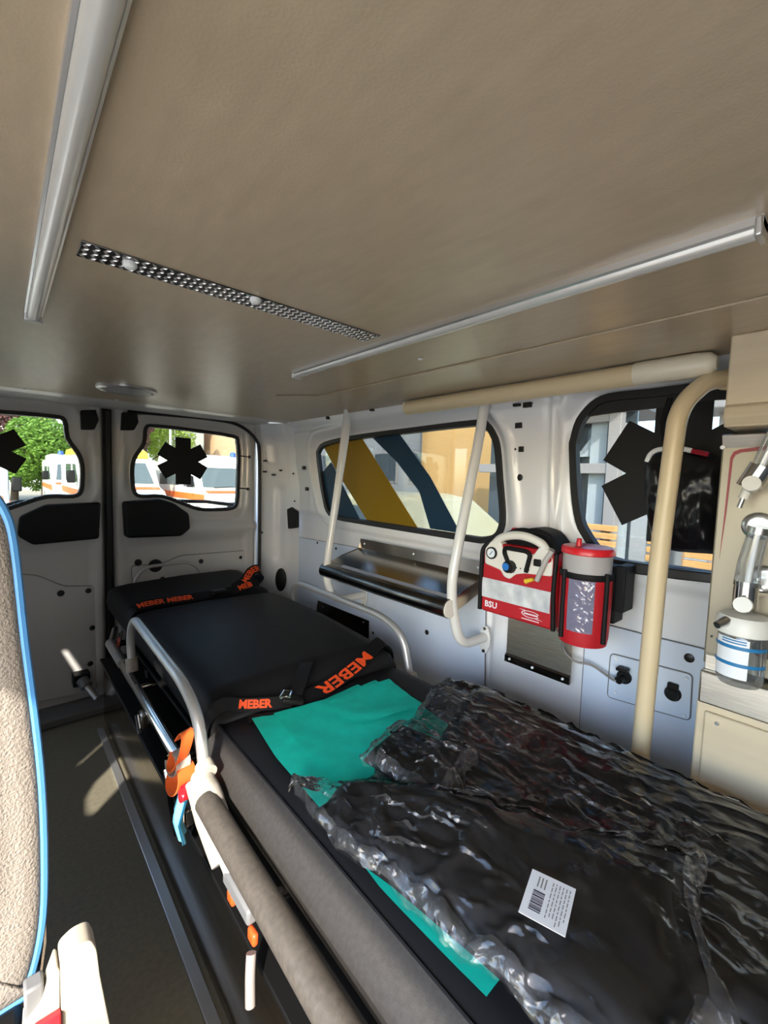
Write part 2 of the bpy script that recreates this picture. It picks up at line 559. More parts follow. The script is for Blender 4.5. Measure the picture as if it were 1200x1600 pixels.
XX += pil * sstep((ZZ - .84) / .05) * (.008 * np.exp(-((YY - .615) / .010) ** 2) + .010 * np.exp(-((YY - .585) / .008) ** 2) - .010 * np.exp(-((YY - .60) / .006) ** 2))
XX += .012 * np.exp(-((ZZ - 1.262) / .012) ** 2) * sstep((YY - 0.2) / .1)   # groove below the roof rail
XX += .014 * sstep((YY - 1.86) / .05) * np.exp(-((ZZ - 1.0) / .22) ** 2)    # hollow of the rear pillar
XX += .010 * np.exp(-((YY - .80) / .012) ** 2) * (ZZ < .8)
XX -= .006 * np.exp(-((YY - .745) / .03) ** 2) * (ZZ < .8)
wm = MB()
dcell = (dm[:-1, :-1] + dm[1:, 1:]) / 2
wm.grid(list(zip(XX.ravel(), YY.ravel(), ZZ.ravel())), ny, nz, keep=lambda i, j: dcell[i, j] > -.005)
wall_r = struct(wm.build('wall_right', 'body_white', smooth='all'), 'white painted metal side wall with two windows')
struct(MB().box((1.20, -1.45, 0), (1.23, 2.2, .80)).build('wall_right_skin', 'body_white'), 'white outer skin of the side wall')
struct(MB().box((1.20, .585, .80), (1.23, .755, 1.33)).build('wall_right_pillar', 'body_white'), 'white outer skin of the pillar between the windows')

def window_ring(poly, nrm, wi, wo_, depth, name, m, parent):
    """rubber frame round an outline; poly 3-D, nrm towards the room"""
    P = [Vector(p) for p in poly]; n = len(P); N = Vector(nrm)
    c = sum(P, Vector()) / n
    out = []
    for i in range(n):
        t = (P[(i + 1) % n] - P[i - 1]).normalized()
        o_ = t.cross(N).normalized()
        if o_.dot(P[i] - c) < 0: o_ = -o_
        out.append(o_)
    mb = MB(); vs = []
    for p, o_ in zip(P, out):
        vs += [p + o_ * wo_ - N * .004, p + o_ * wo_ * .8 + N * depth, p - o_ * wi * .8 + N * depth, p - o_ * wi - N * .012]
    fs = []
    for i in range(n):
        j = (i + 1) % n
        for k in range(3):
            fs.append((i * 4 + k, i * 4 + k + 1, j * 4 + k + 1, j * 4 + k))
    mb.add(vs, fs)
    return mb.build(name, m, parent, smooth=True, angle=50), out

def shift(poly, v): 
    v = Vector(v); return [Vector(p) + v for p in poly]

win1 = thing('window_1', 'rear side window with yellow and blue diagonal stripes on the glass', None); struct(win1)
window_ring(shift(W1, (.013, 0, 0)), (-1, 0, 0), .013, .010, .005, 'window_frame', 'rubber', win1)
MB().prism(shift(W1, (.026, 0, 0)), (.004, 0, 0)).build('pane', 'glass', win1)
win2 = thing('window_2', 'side window with a large black six armed star on the glass', None); struct(win2)
window_ring(shift(W2, (.013, 0, 0)), (-1, 0, 0), .014, .010, .005, 'window_frame', 'rubber', win2)
MB().prism(shift(W2, (.026, 0, 0)), (.004, 0, 0)).build('pane', 'glass', win2)
# dark shade band along the top of window 2, black rail along its lower edge
top = outline_px([(905, 655), (925, 634), (950, 622), (1000, 616), (1060, 610)], 'X', 1.165) + [Vector((1.165, -.24, 1.255)), Vector((1.165, -.24, 1.20))] + outline_px([(1100, 626), (1023, 638), (960, 645), (925, 650)], 'X', 1.165)
MB().prism(top, (.006, 0, 0)).build('shade_band', 'rubber', win2)
bar_ = outline_px([(918, 846), (960, 874), (1060, 890), (1115, 896), (1115, 912), (1060, 906), (960, 893), (935, 878)], 'X', 1.145)
MB().prism(bar_, (.02, 0, 0)).build('lower_rail', 'rubber', win2, bevel=.003)

# livery stripes on the glass of window 1
for pts, m_ in (([(506, 699), (530, 689), (565, 684), (652, 824), (573, 812), (527, 738)], 'yellow_film'),
                ([(579, 681), (622, 675), (672, 745), (719, 833), (672, 826), (655, 768), (620, 722)], 'navy_film'),
                ([(504, 738), (517, 722), (562, 811), (528, 806), (511, 795)], 'navy_film')):
    MB().prism(outline_px(pts, 'X', 1.1715), (.002, 0, 0)).build('stripe_film', m_, win1)

def star(c, ex, ey, R_, wd, off, name, parent, angs=(90, 30, -30), m_='black_plastic'):
    """three crossed bars in one flat sheet"""
    pts = []
    c = Vector(c); ex = Vector(ex); ey = Vector(ey)
    dirs = sorted([a % 360 for a in angs] + [(a + 180) % 360 for a in angs])
    h = wd / 2
    for i, a in enumerate(dirs):
        a = math.radians(a)
        u = Vector((math.cos(a), math.sin(a))); v = Vector((-u.y, u.x))
        pts += [u * R_ - v * h, u * R_ + v * h]
        b = math.radians(dirs[(i + 1) % 6] if i < 5 else dirs[0] + 360)
        half = (b - a) / 2
        mid = a + half
        pts.append(Vector((math.cos(mid), math.sin(mid))) * (h / math.sin(half)))
    P = [c + ex * p.x + ey * p.y for p in pts]
    return MB().prism(P, off).build(name, m_, parent)
# big star of window 2
star((1.170, .308, 1.063), (0, -1, 0), (0, 0, 1), .163, .112, (.002, 0, 0), 'star_sticker', win2)

# hardboard panels on the lower wall
def board(pts, name, ax, val, off, m_, parent, rad=.012, bevel=.0015):
    P = round_poly(outline_px(pts, ax, val), rad)
    o = MB().prism(P, off).build(name, m_, parent, bevel=bevel)
    MB().tube([p + Vector(off) * .25 for p in P], .0024, 6, closed=True).build('panel_gap_shadow', 'grey_plastic', o)  # dark tube stands in for the shadow in the gap round the board
    return o
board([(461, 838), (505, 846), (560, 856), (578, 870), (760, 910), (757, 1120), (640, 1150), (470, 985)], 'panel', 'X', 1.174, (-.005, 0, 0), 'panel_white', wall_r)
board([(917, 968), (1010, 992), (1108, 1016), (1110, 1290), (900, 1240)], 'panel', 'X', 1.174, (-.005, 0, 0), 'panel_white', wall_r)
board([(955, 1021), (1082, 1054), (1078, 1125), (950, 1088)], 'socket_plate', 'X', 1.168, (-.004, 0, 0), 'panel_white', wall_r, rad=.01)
for px, py in ((963, 1028), (962, 1082), (1073, 1060), (1069, 1118)):
    p = on(px, py, 'X', 1.163); MB().lathe([(.004, 0), (.003, -.003)], p, 'X', n=10).build('rivet', 'bright_white', wall_r, smooth=True)
# plugs and stamped holes
for px, py, rr in ((1077, 1028, .0105), (923, 1151, .010), (812, 746, .010), (1022, 1073, .006), (830, 1110, .004), (667, 988, .009), (583, 989, .007),
                   (463, 838, .006), (463, 886, .006), (496, 848, .006), (525, 857, .007), (458, 740, .005), (440, 712, .004), (480, 764, .006), (460, 783, .004), (805, 702, .004)):
    p = on(px, py, 'X', 1.168)
    x = float(prof(p.z)) - .001
    if p.z < .8 and not (.55 < p.y < .8): x = 1.169
    p = on(px, py, 'X', x)
    MB().lathe([(rr, .004), (rr, -.001), (rr * .7, -.0025)], p, 'X', n=14).build('plug', 'rubber', wall_r, smooth=True)
for px, py, a, b in ((825, 633, .012, .007), (812, 665, .011, .008), (816, 702, .008, .008), (475, 731, .007, .009), (480, 764, .007, .009), (808, 633, .010, .004), (582, 640, .009, .006), (513, 653, .008, .006), (457, 835, .004, .006)):
    p = on(px, py, 'X', 1.14); p.x = float(prof(p.z)); p = on(px, py, 'X', p.x + .004)
    MB().box((p.x - .008, p.y - a, p.z - b), (p.x + .006, p.y + a, p.z + b)).build('stamped_hole', 'rubber', wall_r, bevel=.001)
p = on(460, 811, 'X', 1.158)
MB().prism([(1.158, p.y - .045, p.z + .045), (1.158, p.y - .05, p.z - .04), (1.158, p.y + .035, p.z - .055), (1.158, p.y + .05, p.z + .05), (1.158, p.y + .01, p.z + .062)], (-.02, 0, 0)).build('vent_cover', 'black_plastic', wall_r, bevel=.006)

# rear pillar between side wall and right door --------------------------
nu, nz2 = 26, 90
us = np.linspace(0, 1, nu); zz = np.linspace(0, 1.30, nz2)
UU, Z2 = np.meshgrid(us, zz, indexing='ij')
px_ = np.interp(UU, [0, .25, .5, .75, 1], [1.168, 1.150, 1.105, 1.062, 1.040]) - np.interp(Z2, [0, 1.1, 1.2, 1.3], [0, 0, .015, .06]) * (1 - UU * .5)
py_ = np.interp(UU, [0, .25, .5, .75, 1], [1.99, 2.06, 2.11, 2.165, 2.215])
slot = np.exp(-((UU - .45) / .10) ** 2) * sstep((Z2 - .55) / .05) * sstep((1.0 - Z2) / .05)
px_ += slot * .012; py_ += slot * .014
slot2 = np.exp(-((UU - .55) / .16) ** 2) * sstep((Z2 - 1.06) / .04) * sstep((1.24 - Z2) / .04)
px_ += slot2 * .014; py_ += slot2 * .016
pm = MB(); pm.grid(list(zip(px_.ravel(), py_.ravel(), Z2.ravel())), nu, nz2)
pillar = struct(pm.build('wall_rear_pillar', 'body_white', smooth='all'), 'white rear corner pillar beside the right rear door')
p = on(442, 905, 'Y', 2.075)
MB().lathe([(1.0, 0), (1.0, .1), (.9, .14)], (0, 0, 0), 'Y', n=24).build('grommet', 'black_plastic', pillar, smooth=True)
g_ = bpy.data.objects['grommet']; g_.scale = (.030, .06, .062); g_.location = (p.x - .012, p.y - .002, p.z); g_.rotation_euler = (0, 0, math.radians(-40)); g_.rotation_euler = (math.pi, 0, math.radians(-50))
for px, py in ((415, 720), (414, 737), (408, 832), (428, 742), (438, 735)):
    p = on(px, py, 'Y', 2.15 if px < 420 else 2.10); MB().lathe([(.005, .02), (.005, -.012)], p, 'Y', n=10).build('plug', 'rubber', pillar, smooth=True)

# rear doors ------------------------------------------------------------
WR = [(229, 668), (244, 665), (300, 671), (366, 681), (373, 690), (375, 712), (374, 750), (372, 785), (364, 795), (338, 797), (312, 796), (286, 787), (254, 776), (222, 776), (211, 769), (208, 750), (208, 728), (213, 712), (226, 692)]
WRP = smooth_closed(outline_px(WR, 'Y', 2.2), 3)
def mirror(poly): return [Vector((2 * CXV - p.x, p.y, p.z)) for p in poly][::-1]
WLP = mirror(WRP)
def door_leaf(name, x0, x1, wpoly, sgn, label):
    wp = [(p.x, p.z) for p in wpoly]
    nx, nz = 96, 150
    X, Z = np.meshgrid(np.linspace(x0, x1, nx), np.linspace(.03, 1.312, nz), indexing='ij')
    t = (X - CXV) * sgn                       # distance from the seam
    d = sdist(X, Z, wp)
    Y = np.full(X.shape, 2.20)
    Y += .014 * (1 - sstep((d - .010) / .028))
    Y -= .010 * np.exp(-((d - .052) / .016) ** 2) * (Z > .80)
    Y += .030 * sstep((.032 - t) / .02)       # return at the seam
    Y += .020 * sstep((t - .655) / .03)       # return at the outer edge
    Y += .016 * sstep((.735 - Z) / .05) * sstep((t - .04) / .04) * sstep((.63 - t) / .03)
    Y -= .010 * np.exp(-((Z - .755) / .02) ** 2) * sstep((t - .05) / .03)
    Y += .014 * np.exp(-(((t - .075) / .018) ** 2)) * sstep((Z - .93) / .06) * sstep((1.2 - Z) / .05)
    Y -= .010 * np.exp(-(((t - .055) / .010) ** 2)) * sstep((Z - .95) / .06)
    Y += .012 * sstep((.11 - Z) / .03)
    mb = MB()
    dc = (d[:-1, :-1] + d[1:, 1:]) / 2
    mb.grid(list(zip(X.ravel(), Y.ravel(), Z.ravel())), nx, nz, keep=lambda i, j: dc[i, j] > -.008)
    root = thing(name, label, None); struct(root)
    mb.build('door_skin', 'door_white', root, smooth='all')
    window_ring(shift(wpoly, (0, .012, 0)), (0, -1, 0), .010, .008, .004, 'window_frame', 'rubber', root)
    MB().prism(shift(wpoly, (0, .020, 0)), (0, .004, 0)).build('pane', 'glass_rear', root)
    MB().box((x0, 2.25, .03), (x1, 2.27, .82)).build('outer_skin', 'door_white', root)
    return root
dr = door_leaf('door_2', .368, 1.036, WRP, 1, 'right rear door with a black star sticker on its window')
dl = door_leaf('door_1', -.33, .336, WLP, -1, 'left rear door behind the grey seat with a black star sticker')
# the seam between the leaves
sm = MB(); sm.box((.326, 2.225, .03), (.378, 2.26, 1.33)); sm.box((.341, 2.195, .06), (.358, 2.22, 1.285))
struct(sm.build('trim_3', 'rubber', bevel=.002), 'black rubber seal between the two rear doors')
struct(MB().box((1.030, 2.245, 0), (1.23, 2.29, 1.34)).build('wall_rear_skin', 'body_white'), 'white outer skin of the rear corner')
# seal round the right opening
gp = [on(x, y, 'Y', 2.185) for x, y in ((200, 643), (260, 648), (330, 655), (372, 664))] + [Vector((1.015, 2.185, 1.215)), Vector((1.036, 2.185, 1.10)), Vector((1.040, 2.185, .6)), Vector((1.040, 2.185, .1))]
struct(MB().tube(smooth_open(gp, 6), .008, 8).build('trim_4', 'rubber', smooth=True), 'black rubber seal round the right rear door')
# star stickers
star((.662, 2.2185, 1.086), (1, 0, 0), (0, 0, 1), .112, .070, (0, .001, 0), 'star_sticker', dr)
star((-.035, 2.2185, 1.092), (1, 0, 0), (0, 0, 1), .112, .070, (0, .001, 0), 'star_sticker', dl)
# black latch covers below the windows
def latch_cover(pts, parent):
    P = outline_px(pts, 'Y', 2.16)
    return MB().prism(round_poly(P, .012), (0, .052, 0)).build('latch_cover', 'black_plastic', parent, bevel=.012, seg=3)
latch_cover([(193, 784), (252, 780), (272, 786), (296, 803), (298, 826), (284, 838), (202, 841), (196, 838)], dr)
latch_cover([(158, 785), (72, 789), (30, 808), (27, 838), (52, 852), (155, 842)], dl)
for pts, par in (([(126, 641), (150, 640), (155, 656), (148, 671), (127, 671)], dl), ([(191, 644), (214, 644), (217, 660), (210, 672), (190, 672)], dr)):
    MB().prism(outline_px(pts, 'Y', 2.17), (0, .035, 0)).build('upper_latch', 'black_plastic', par, bevel=.004)
# lower boards on the doors
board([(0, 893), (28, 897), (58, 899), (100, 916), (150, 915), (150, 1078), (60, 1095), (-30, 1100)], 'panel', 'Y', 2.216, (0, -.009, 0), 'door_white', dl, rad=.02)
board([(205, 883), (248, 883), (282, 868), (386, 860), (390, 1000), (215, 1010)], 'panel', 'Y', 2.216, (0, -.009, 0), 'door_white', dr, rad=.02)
for px, py, rr, par in ((95, 927, .013, dl), (138, 923, .011, dl), (144, 981, .011, dl), (141, 1037, .011, dl),
                        (216, 879, .015, dr), (243, 884, .030, dr), (254, 905, .012, dr), (314, 877, .011, dr), (376, 871, .009, dr), (220, 912, .010, dr)):
    p = on(px, py, 'Y', 2.207)
    MB().lathe([(rr, .006), (rr, -.001), (rr * .75, -.003)], p, 'Y', n=16).build('plug', 'rubber', par, smooth=True)
for px, py in ((389, 714), (387, 764)):
    p = on(px, py, 'Y', 2.195)
    mb = MB().tube([p, p + Vector((-.045, .015, .004))], .003, 8); mb.lathe([(.008, .006), (.008, -.006)], p, 'Y', n=10)
    mb.build('pin', 'rubber', dr, smooth=True)
# wiper blades outside the rear glass
for par, a, b in ((dr, (264, 783), (372, 790)), (dl, (0, 793), (60, 784))):
    A = on(*a, 'Y', 2.25); B = on(*b, 'Y', 2.25)
    MB().tube([A, A.lerp(B, .5) + Vector((0, 0, .01)), B], .009, 8).build('wiper', 'rubber', par, smooth=True)
# door stay near the floor
ds = thing('door_stay', 'grey metal door stay at the foot of the left rear door', 'door stay')
p0 = on(128, 1062, 'Y', 2.14); p1 = on(152, 1092, 'Y', 2.06)
MB().tube([p0, p0.lerp(p1, .35)], .022, 14).build('cylinder', 'grey_plastic', ds, smooth=True)
MB().tube([p0.lerp(p1, .35), p1], .012, 12).build('rod', 'alu', ds, smooth=True)
MB().box((p0.x - .03, 2.14, p0.z - .03), (p0.x + .03, 2.20, p0.z + .02)).build('bracket', 'black_plastic', ds, bevel=.005)

# left wall: open sliding door, then a rear quarter with added sun slots ------------------
from mathutils.geometry import tessellate_polygon
def sheet_with_holes(outer, holes, x0, x1):
    loops = [[Vector((0, y, z)) for y, z in L] for L in [outer] + holes]
    tris = tessellate_polygon(loops)
    flat = [p for L in loops for p in L]; n = len(flat)
    mb = MB(); fs = [tuple(t) for t in tris] + [tuple(n + k for k in t[::-1]) for t in tris]
    o = 0
    for L in loops:
        m = len(L)
        fs += [(o + k, o + (k + 1) % m, n + o + (k + 1) % m, n + o + k) for k in range(m)]
        o += m
    return mb.add([(x0, p.y, p.z) for p in flat] + [(x1, p.y, p.z) for p in flat], fs)
slot1 = [(.80, .70), (.80, .62), (.82, .595), (.86, .583), (.92, .59), (.95, .62), (.95, .74), (.80, .74)]  # unseen openings, invented and shaped so sun patches land on floor and door
slot2 = [(1.097, .592), (1.125, .592), (1.125, .715), (1.097, .715)]
slot3 = [(1.552, .858), (1.522, .898), (1.466, .830), (1.492, .782)]
lw = sheet_with_holes([(.62, 0), (2.2, 0), (2.2, 1.33), (-1.0, 1.33), (-1.0, 0), (-.72, 0), (-.72, 1.212), (.62, 1.212)], [slot1, slot2, slot3], -.47, -.45)
struct(lw.build('wall_left', 'body_white'), 'white side wall with the open sliding door and added sun slots')
struct(MB().box((-.50, -1.02, 0), (1.18, -.98, 1.33)).build('wall_front', 'bulkhead_grey'), 'unseen dark bulkhead behind the driver, added to cut front light')  # out of view, added and kept dark to cut light from the front
struct(MB().box((-.50, -1.0, -.1), (-.45, .62, .0)).build('trim_5', 'grey_plastic'), 'door step of the open sliding door')

# ================================================================== CEILING FITTINGS
def led_rail(x, y0, y1, label):
    t = thing('led_light_rail', label, 'ceiling light', 'slim light rails on the ceiling')
    w_ = .0125
    MB().prism([(x - w_, y0, ZC), (x - w_, y0, ZC - .008), (x - w_ * .8, y0, ZC - .010), (x + w_ * .8, y0, ZC - .010), (x + w_, y0, ZC - .008), (x + w_, y0, ZC)], (0, y1 - y0, 0)).build('channel', 'alu_rail', t)
    pr = [(x + .0095 * math.cos(a), y0 + .004, ZC - .009 - .009 * math.sin(a)) for a in np.linspace(0, math.pi, 10)]
    MB().prism(pr, (0, y1 - y0 - .010, 0)).build('diffuser', 'diffuser', t, smooth=True, angle=30)
    for yy in (y0, y1 - .006):
        MB().box((x - w_ - .001, yy, ZC - .0195), (x + w_ + .001, yy + .007, ZC)).build('end_cap', 'alu_rail', t, bevel=.002)
    return t
led_rail(.050, -.35, .985, 'slim metal light rail on the ceiling above the grey seat')
led_rail(.579, .095, 1.016, 'slim metal light rail on the ceiling near the side windows')

tp = thing('tread_plate_strip', 'strip of chequered tread plate screwed across the ceiling', 'metal strip')
x0, x1, y0, y1 = .079, .545, .642, .690
MB().box((x0, y0, ZC - .002), (x1, y1, ZC)).build('plate', 'tread', tp, bevel=.0008)
lug = MB()
k = 0
nx_, ny_ = 44, 6
for i in range(nx_):
    for j in range(ny_):
        cx_ = x0 + .006 + (x1 - x0 - .012) * i / (nx_ - 1); cy_ = y0 + .005 + (y1 - y0 - .010) * j / (ny_ - 1)
        a = math.radians(45 if (i + j) % 2 else -45)
        u = Vector((math.cos(a), math.sin(a), 0)) * .0055; v = Vector((-math.sin(a), math.cos(a), 0)) * .0016
        c = Vector((cx_, cy_, ZC - .002))
        lug.add([c - u, c - v, c + u, c + v, c + Vector((0, 0, -.0014)) + u * .5, c + Vector((0, 0, -.0014)) - u * .5],
                [(0, 1, 5), (1, 2, 4), (1, 4, 5), (2, 3, 4), (3, 0, 5), (3, 5, 4)])
lo = lug.build('tread_lugs', 'alu', tp); lo['kind'] = 'stuff'
for px, py in ((203, 413), (399, 469)):
    p = on(px, py, 'Z', ZC - .004)
    MB().lathe([(.0085, .004), (.0085, -.002), (.006, -.005), (.002, -.006)], p, n=14).build('screw_cap', 'bright_white', tp, smooth=True)

vt = thing('roof_vent', 'round grey air vent in the ceiling near the rear doors', 'vent')
vc = Vector((.322, 1.662, ZC))
MB().lathe([(.088, 0), (.088, -.006), (.078, -.010), (.074, -.007), (.074, -.001)], vc, n=40).build('rim', 'alu_rail', vt, smooth=True)
MB().lathe([(.073, -.001), (.073, -.004), (.002, -.006)], vc, n=40).build('disc', 'grey_plastic', vt, smooth=True)
for i in range(5):
    yy = -.048 + i * .024; hw = math.sqrt(.07 ** 2 - yy * yy)
    MB().box((vc.x - hw, vc.y + yy - .004, ZC - .009), (vc.x + hw, vc.y + yy + .004, ZC - .004)).build('slat', 'alu_rail', vt, bevel=.001)

# ================================================================== RIGHT WALL FITTINGS
gb = thing('grab_bar', 'cream padded grab bar along the top of the side wall', 'grab bar')
MB().tube([(1.045, .37, 1.2735), (1.045, .70, 1.2735), (1.045, 1.078, 1.2735)], .0235, 20).build('bar', 'cream', gb, smooth=True)
MB().tube([(1.045, .225, 1.2745), (1.045, .235, 1.2745), (1.045, .26, 1.2745), (1.045, .37, 1.2745)], [.012, .021, .0245, .0245], 20).build('end_fitting', 'cream_light', gb, smooth=True)
MB().tube([(1.045, 1.076, 1.2735), (1.045, 1.082, 1.2735)], .0242, 20).build('end_cap', 'cream_light', gb, smooth=True)
for yy in (.31, 1.0):
    MB().box((1.05, yy - .02, 1.262), (1.112, yy + .02, 1.285)).build('bracket', 'cream', gb, bevel=.003)

pole = thing('grab_pole', 'cream upright grab pole in front of the star window', 'pole')
pp = fillet([(1.09, .200, 1.245), (1.05, .238, 1.245), (1.0, .272, 1.19), (1.0, .285, .9), (1.0, .297, .0)], .10, 10)
MB().tube(pp, .0175, 20).build('tube', 'cream', pole, smooth=True)
MB().tube([(1.0, .297, .0), (1.0, .297, .012)], .034, 20).build('foot_flange', 'cream', pole, smooth=True)
MB().tube([(1.10, .195, 1.245), (1.070, .219, 1.245)], .0195, 20).build('sleeve', 'cream', pole, smooth=True)

# folding hanger arms that carry the shelf
def arm(Y, pxs, label):
    t = thing('hanger_arm', label, 'bracket', 'white tube arms carrying the steel shelf')
    P = [on(x, y, 'Y', Y) for x, y in pxs]
    top = P[0]
    zf = .535
    end = Vector((1.150, Y, zf)); low = Vector((P[-1].x + .045, Y, zf))
    path = fillet(P + [low, end], .075, 10)
    m = MB().tube(path, .0150, 18)
    # slanted cut of the top end
    for k in range(18):
        v = Vector(m.v[k]); m.v[k] = tuple(v + Vector((0, 0, .035)) * ((path[0] - v).dot(Vector((1, 0, 0))) / .015))
    m.build('tube', 'white_tube', t, smooth=True)
    pl = []
    for a in range(8):
        an = a * math.pi / 4 + .39; pl.append((1.156, Y + .022 * math.cos(an), zf - .008 + .048 * math.sin(an)))
    MB().prism(round_poly(pl, .01, 3), (-.005, 0, 0)).build('flange', 'white_tube', t, bevel=.001)
    for dz in (.028, -.045):
        MB().lathe([(.006, 0), (.004, -.004)], (1.150, Y, zf + dz), 'X', n=10).build('bolt', 'alu' if dz > 0 else 'rubber', t, smooth=True)
    return t
arm(1.42, [(543, 652), (527, 770), (512, 870), (509, 905)], 'white bent tube arm at the far end of the steel shelf')
arm(.80, [(759, 618), (748, 690), (720, 830), (706, 905), (706, 945)], 'white bent tube arm at the near end of the steel shelf')

sh = thing('steel_shelf', 'stainless steel shelf with a rolled front edge below the striped window', 'shelf')
yA, yB = .795, 1.44
sec = [(1.146, .775), (1.142, .775), (1.140, .735), (1.05, .713), (.985, .690)]
c0 = (.965, .662); rr = .0285
arc = [(c0[0] + rr * math.cos(a), c0[1] + rr * math.sin(a)) for a in np.linspace(math.radians(70), math.radians(-160), 22)]
sec2 = sec + [(x, z) for x, z in arc][::1]
m = MB(); pts = []
for yy in np.linspace(yA, yB, 12):
    pts += [(x, yy, z) for x, z in [(1.146, .775), (1.142, .775), (1.140, .735), (1.05, .713), (.99, .694)]]
m.grid(pts, 12, 5)
m.build('tray', 'steel', sh, smooth=True)
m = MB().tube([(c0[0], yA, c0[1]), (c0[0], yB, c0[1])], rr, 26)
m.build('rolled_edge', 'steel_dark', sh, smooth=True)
for yy in (yA - .001, yB):
    MB().prism([(1.146, yy, .775), (1.142, yy, .70), (.985, yy, .645), (.985, yy, .69), (1.05, yy, .715), (1.13, yy, .735)], (0, .001, 0)).build('end_plate', 'steel', sh)
MB().tube([(c0[0], yA - .006, c0[1]), (c0[0], yA - .001, c0[1])], rr * .92, 22).build('end_cap', 'white_plastic', sh, smooth=True)
for yy in (.83, 1.12, 1.41):
    MB().lathe([(.004, 0), (.003, -.003)], (1.142, yy, .757), 'X', n=10).build('screw', 'bright_white', sh, smooth=True)

# small black clip and recess on the wall behind the shelf
cl = thing('wall_clip', 'small black plastic clip on the wall beside the steel shelf', 'clip')
p = on(553, 868, 'X', 1.155)
MB().box((p.x - .012, p.y - .03, p.z - .004), (p.x + .018, p.y + .03, p.z + .006)).build('bar', 'black_plastic', cl, bevel=.002)
MB().box((p.x - .012, p.y + .022, p.z - .025), (p.x + .018, p.y + .03, p.z)).build('hook', 'black_plastic', cl, bevel=.002)
sp = thing('kick_plate', 'dark steel kick plate low on the wall behind the side rail', 'metal plate')
P = outline_px([(497, 938), (577, 970), (575, 1035), (520, 1020), (492, 975)], 'X', 1.167)
MB().prism(P, (-.002, 0, 0)).build('plate', 'steel_dark', sp)
for px, py in ((505, 948), (568, 972)):
    MB().lathe([(.004, 0), (.003, -.003)], on(px, py, 'X', 1.165), 'X', n=8).build('screw', 'alu', sp)

# steel plate below the suction unit
pl = thing('steel_wall_plate', 'brushed steel plate on the wall below the red suction bag', 'metal plate')
MB().box((1.142, .512, .492), (1.145, .712, .68)).build('plate', 'steel_brushed', pl, bevel=.0008)
MB().prism([(1.142, .512, .492), (1.142, .512, .516), (1.134, .512, .512), (1.134, .512, .492)], (0, .2, 0)).build('lip', 'steel_dark', pl)
for yy in (.695, .62, .53):
    MB().lathe([(.004, 0), (.003, -.003)], (1.134, yy, .503), 'X', n=8).build('screw', 'bright_white', pl, smooth=True)

# ---- suction unit in its red bag
su = thing('suction_unit', 'white portable suction pump in a red bag with a reflective band', 'suction unit')
XF = 1.03
zb, zt = .662, .862
def yz(y, z, x=XF): return Vector((x, y, z))
bagp = round_poly([(XF, .735, zb), (XF, .735, .842), (XF, .712, .862), (XF, .53, .862), (XF, .513, .842), (XF, .513, zb)], .012)
MB().prism(bagp, (.10, 0, 0)).build('bag_body', 'red_cloth', su, bevel=.008, seg=3)
# front cloth with the notch for the knob
fc = [(XF - .003, .728, .668), (XF - .003, .728, .800), (XF - .003, .672, .792), (XF - .003, .660, .778), (XF - .003, .640, .774), (XF - .003, .622, .790), (XF - .003, .585, .796), (XF - .003, .520, .800), (XF - .003, .520, .668)]
MB().prism(fc, (.006, 0, 0)).build('front_cloth', 'red_cloth', su, bevel=.002)
# reflective band, wavy
ny_, nz_ = 30, 6
pts = []
for i in range(ny_):
    yy = .727 - .205 * i / (ny_ - 1)
    for j in range(nz_):
        zz_ = .706 + .055 * j / (nz_ - 1)
        pts.append((XF - .0055 - .0016 * math.sin(i * 1.1 + j * .5) * (0 if j in (0, nz_ - 1) else 1), yy, zz_))
MB().grid(pts, ny_, nz_).build('reflective_band', 'reflective', su, smooth=True)
# black bindings
MB().tube(fillet([(XF - .001, .735, .666), (XF - .001, .735, .845), (XF + .02, .715, .868), (XF + .03, .64, .905), (XF + .03, .55, .900), (XF + .01, .515, .86)], .02, 4), .007, 8).build('binding', 'strap', su, smooth=True)
MB().tube([(XF - .001, .515, .858), (XF - .003, .517, .76), (XF - .001, .513, .664)], .006, 8).build('binding', 'strap', su, smooth=True)
MB().prism(round_poly([(XF + .03, .715, .85), (XF + .03, .66, .895), (XF + .03, .60, .915), (XF + .03, .55, .905), (XF + .03, .515, .86)], .02), (.07, 0, 0)).build('bag_flap', 'strap', su, bevel=.006)
# pump front: white housing with a handle hole
hs = [(.724, .800), (.726, .842), (.708, .866), (.672, .886), (.620, .897), (.570, .890), (.535, .868), (.524, .840), (.524, .800)]
hole = [(.672, .852), (.655, .874), (.615, .881), (.580, .872), (.574, .850)]
# housing built as a ring of two bands (handle above, panel below the hole)
MB().prism(round_poly([(XF - .004, a, b) for a, b in [(.724, .800), (.726, .842), (.708, .866), (.676, .868), (.668, .850), (.576, .848), (.560, .872), (.535, .866), (.524, .840), (.524, .800), (.60, .794), (.625, .786), (.642, .770), (.660, .774), (.672, .790)]], .006), (.03, 0, 0)).build('housing', 'white_plastic', su, bevel=.003)
MB().tube(smooth_open([(XF + .008, .702, .858), (XF + .006, .680, .878), (XF + .004, .640, .890), (XF + .004, .600, .890), (XF + .006, .562, .878), (XF + .008, .545, .858)], 5), .0115, 12).build('handle', 'white_plastic', su, smooth=True)
MB().tube(fillet([(XF - .006, .633, .790), (XF - .008, .660, .842), (XF - .012, .655, .856), (XF - .012, .592, .855), (XF - .012, .580, .848), (XF - .008, .592, .80)], .012, 4), .006, 10).build('front_strap', 'strap', su, smooth=True)
g = MB().lathe([(.017, .004), (.017, -.006), (.013, -.006)], (XF - .003, .701, .834), 'X', n=24).build('gauge', 'black_plastic', su, smooth=True)
MB().lathe([(.0128, 0), (.0128, -.0008)], (XF - .009, .701, .834), 'X', n=24).build('dial', 'bright_white', g, smooth=True)
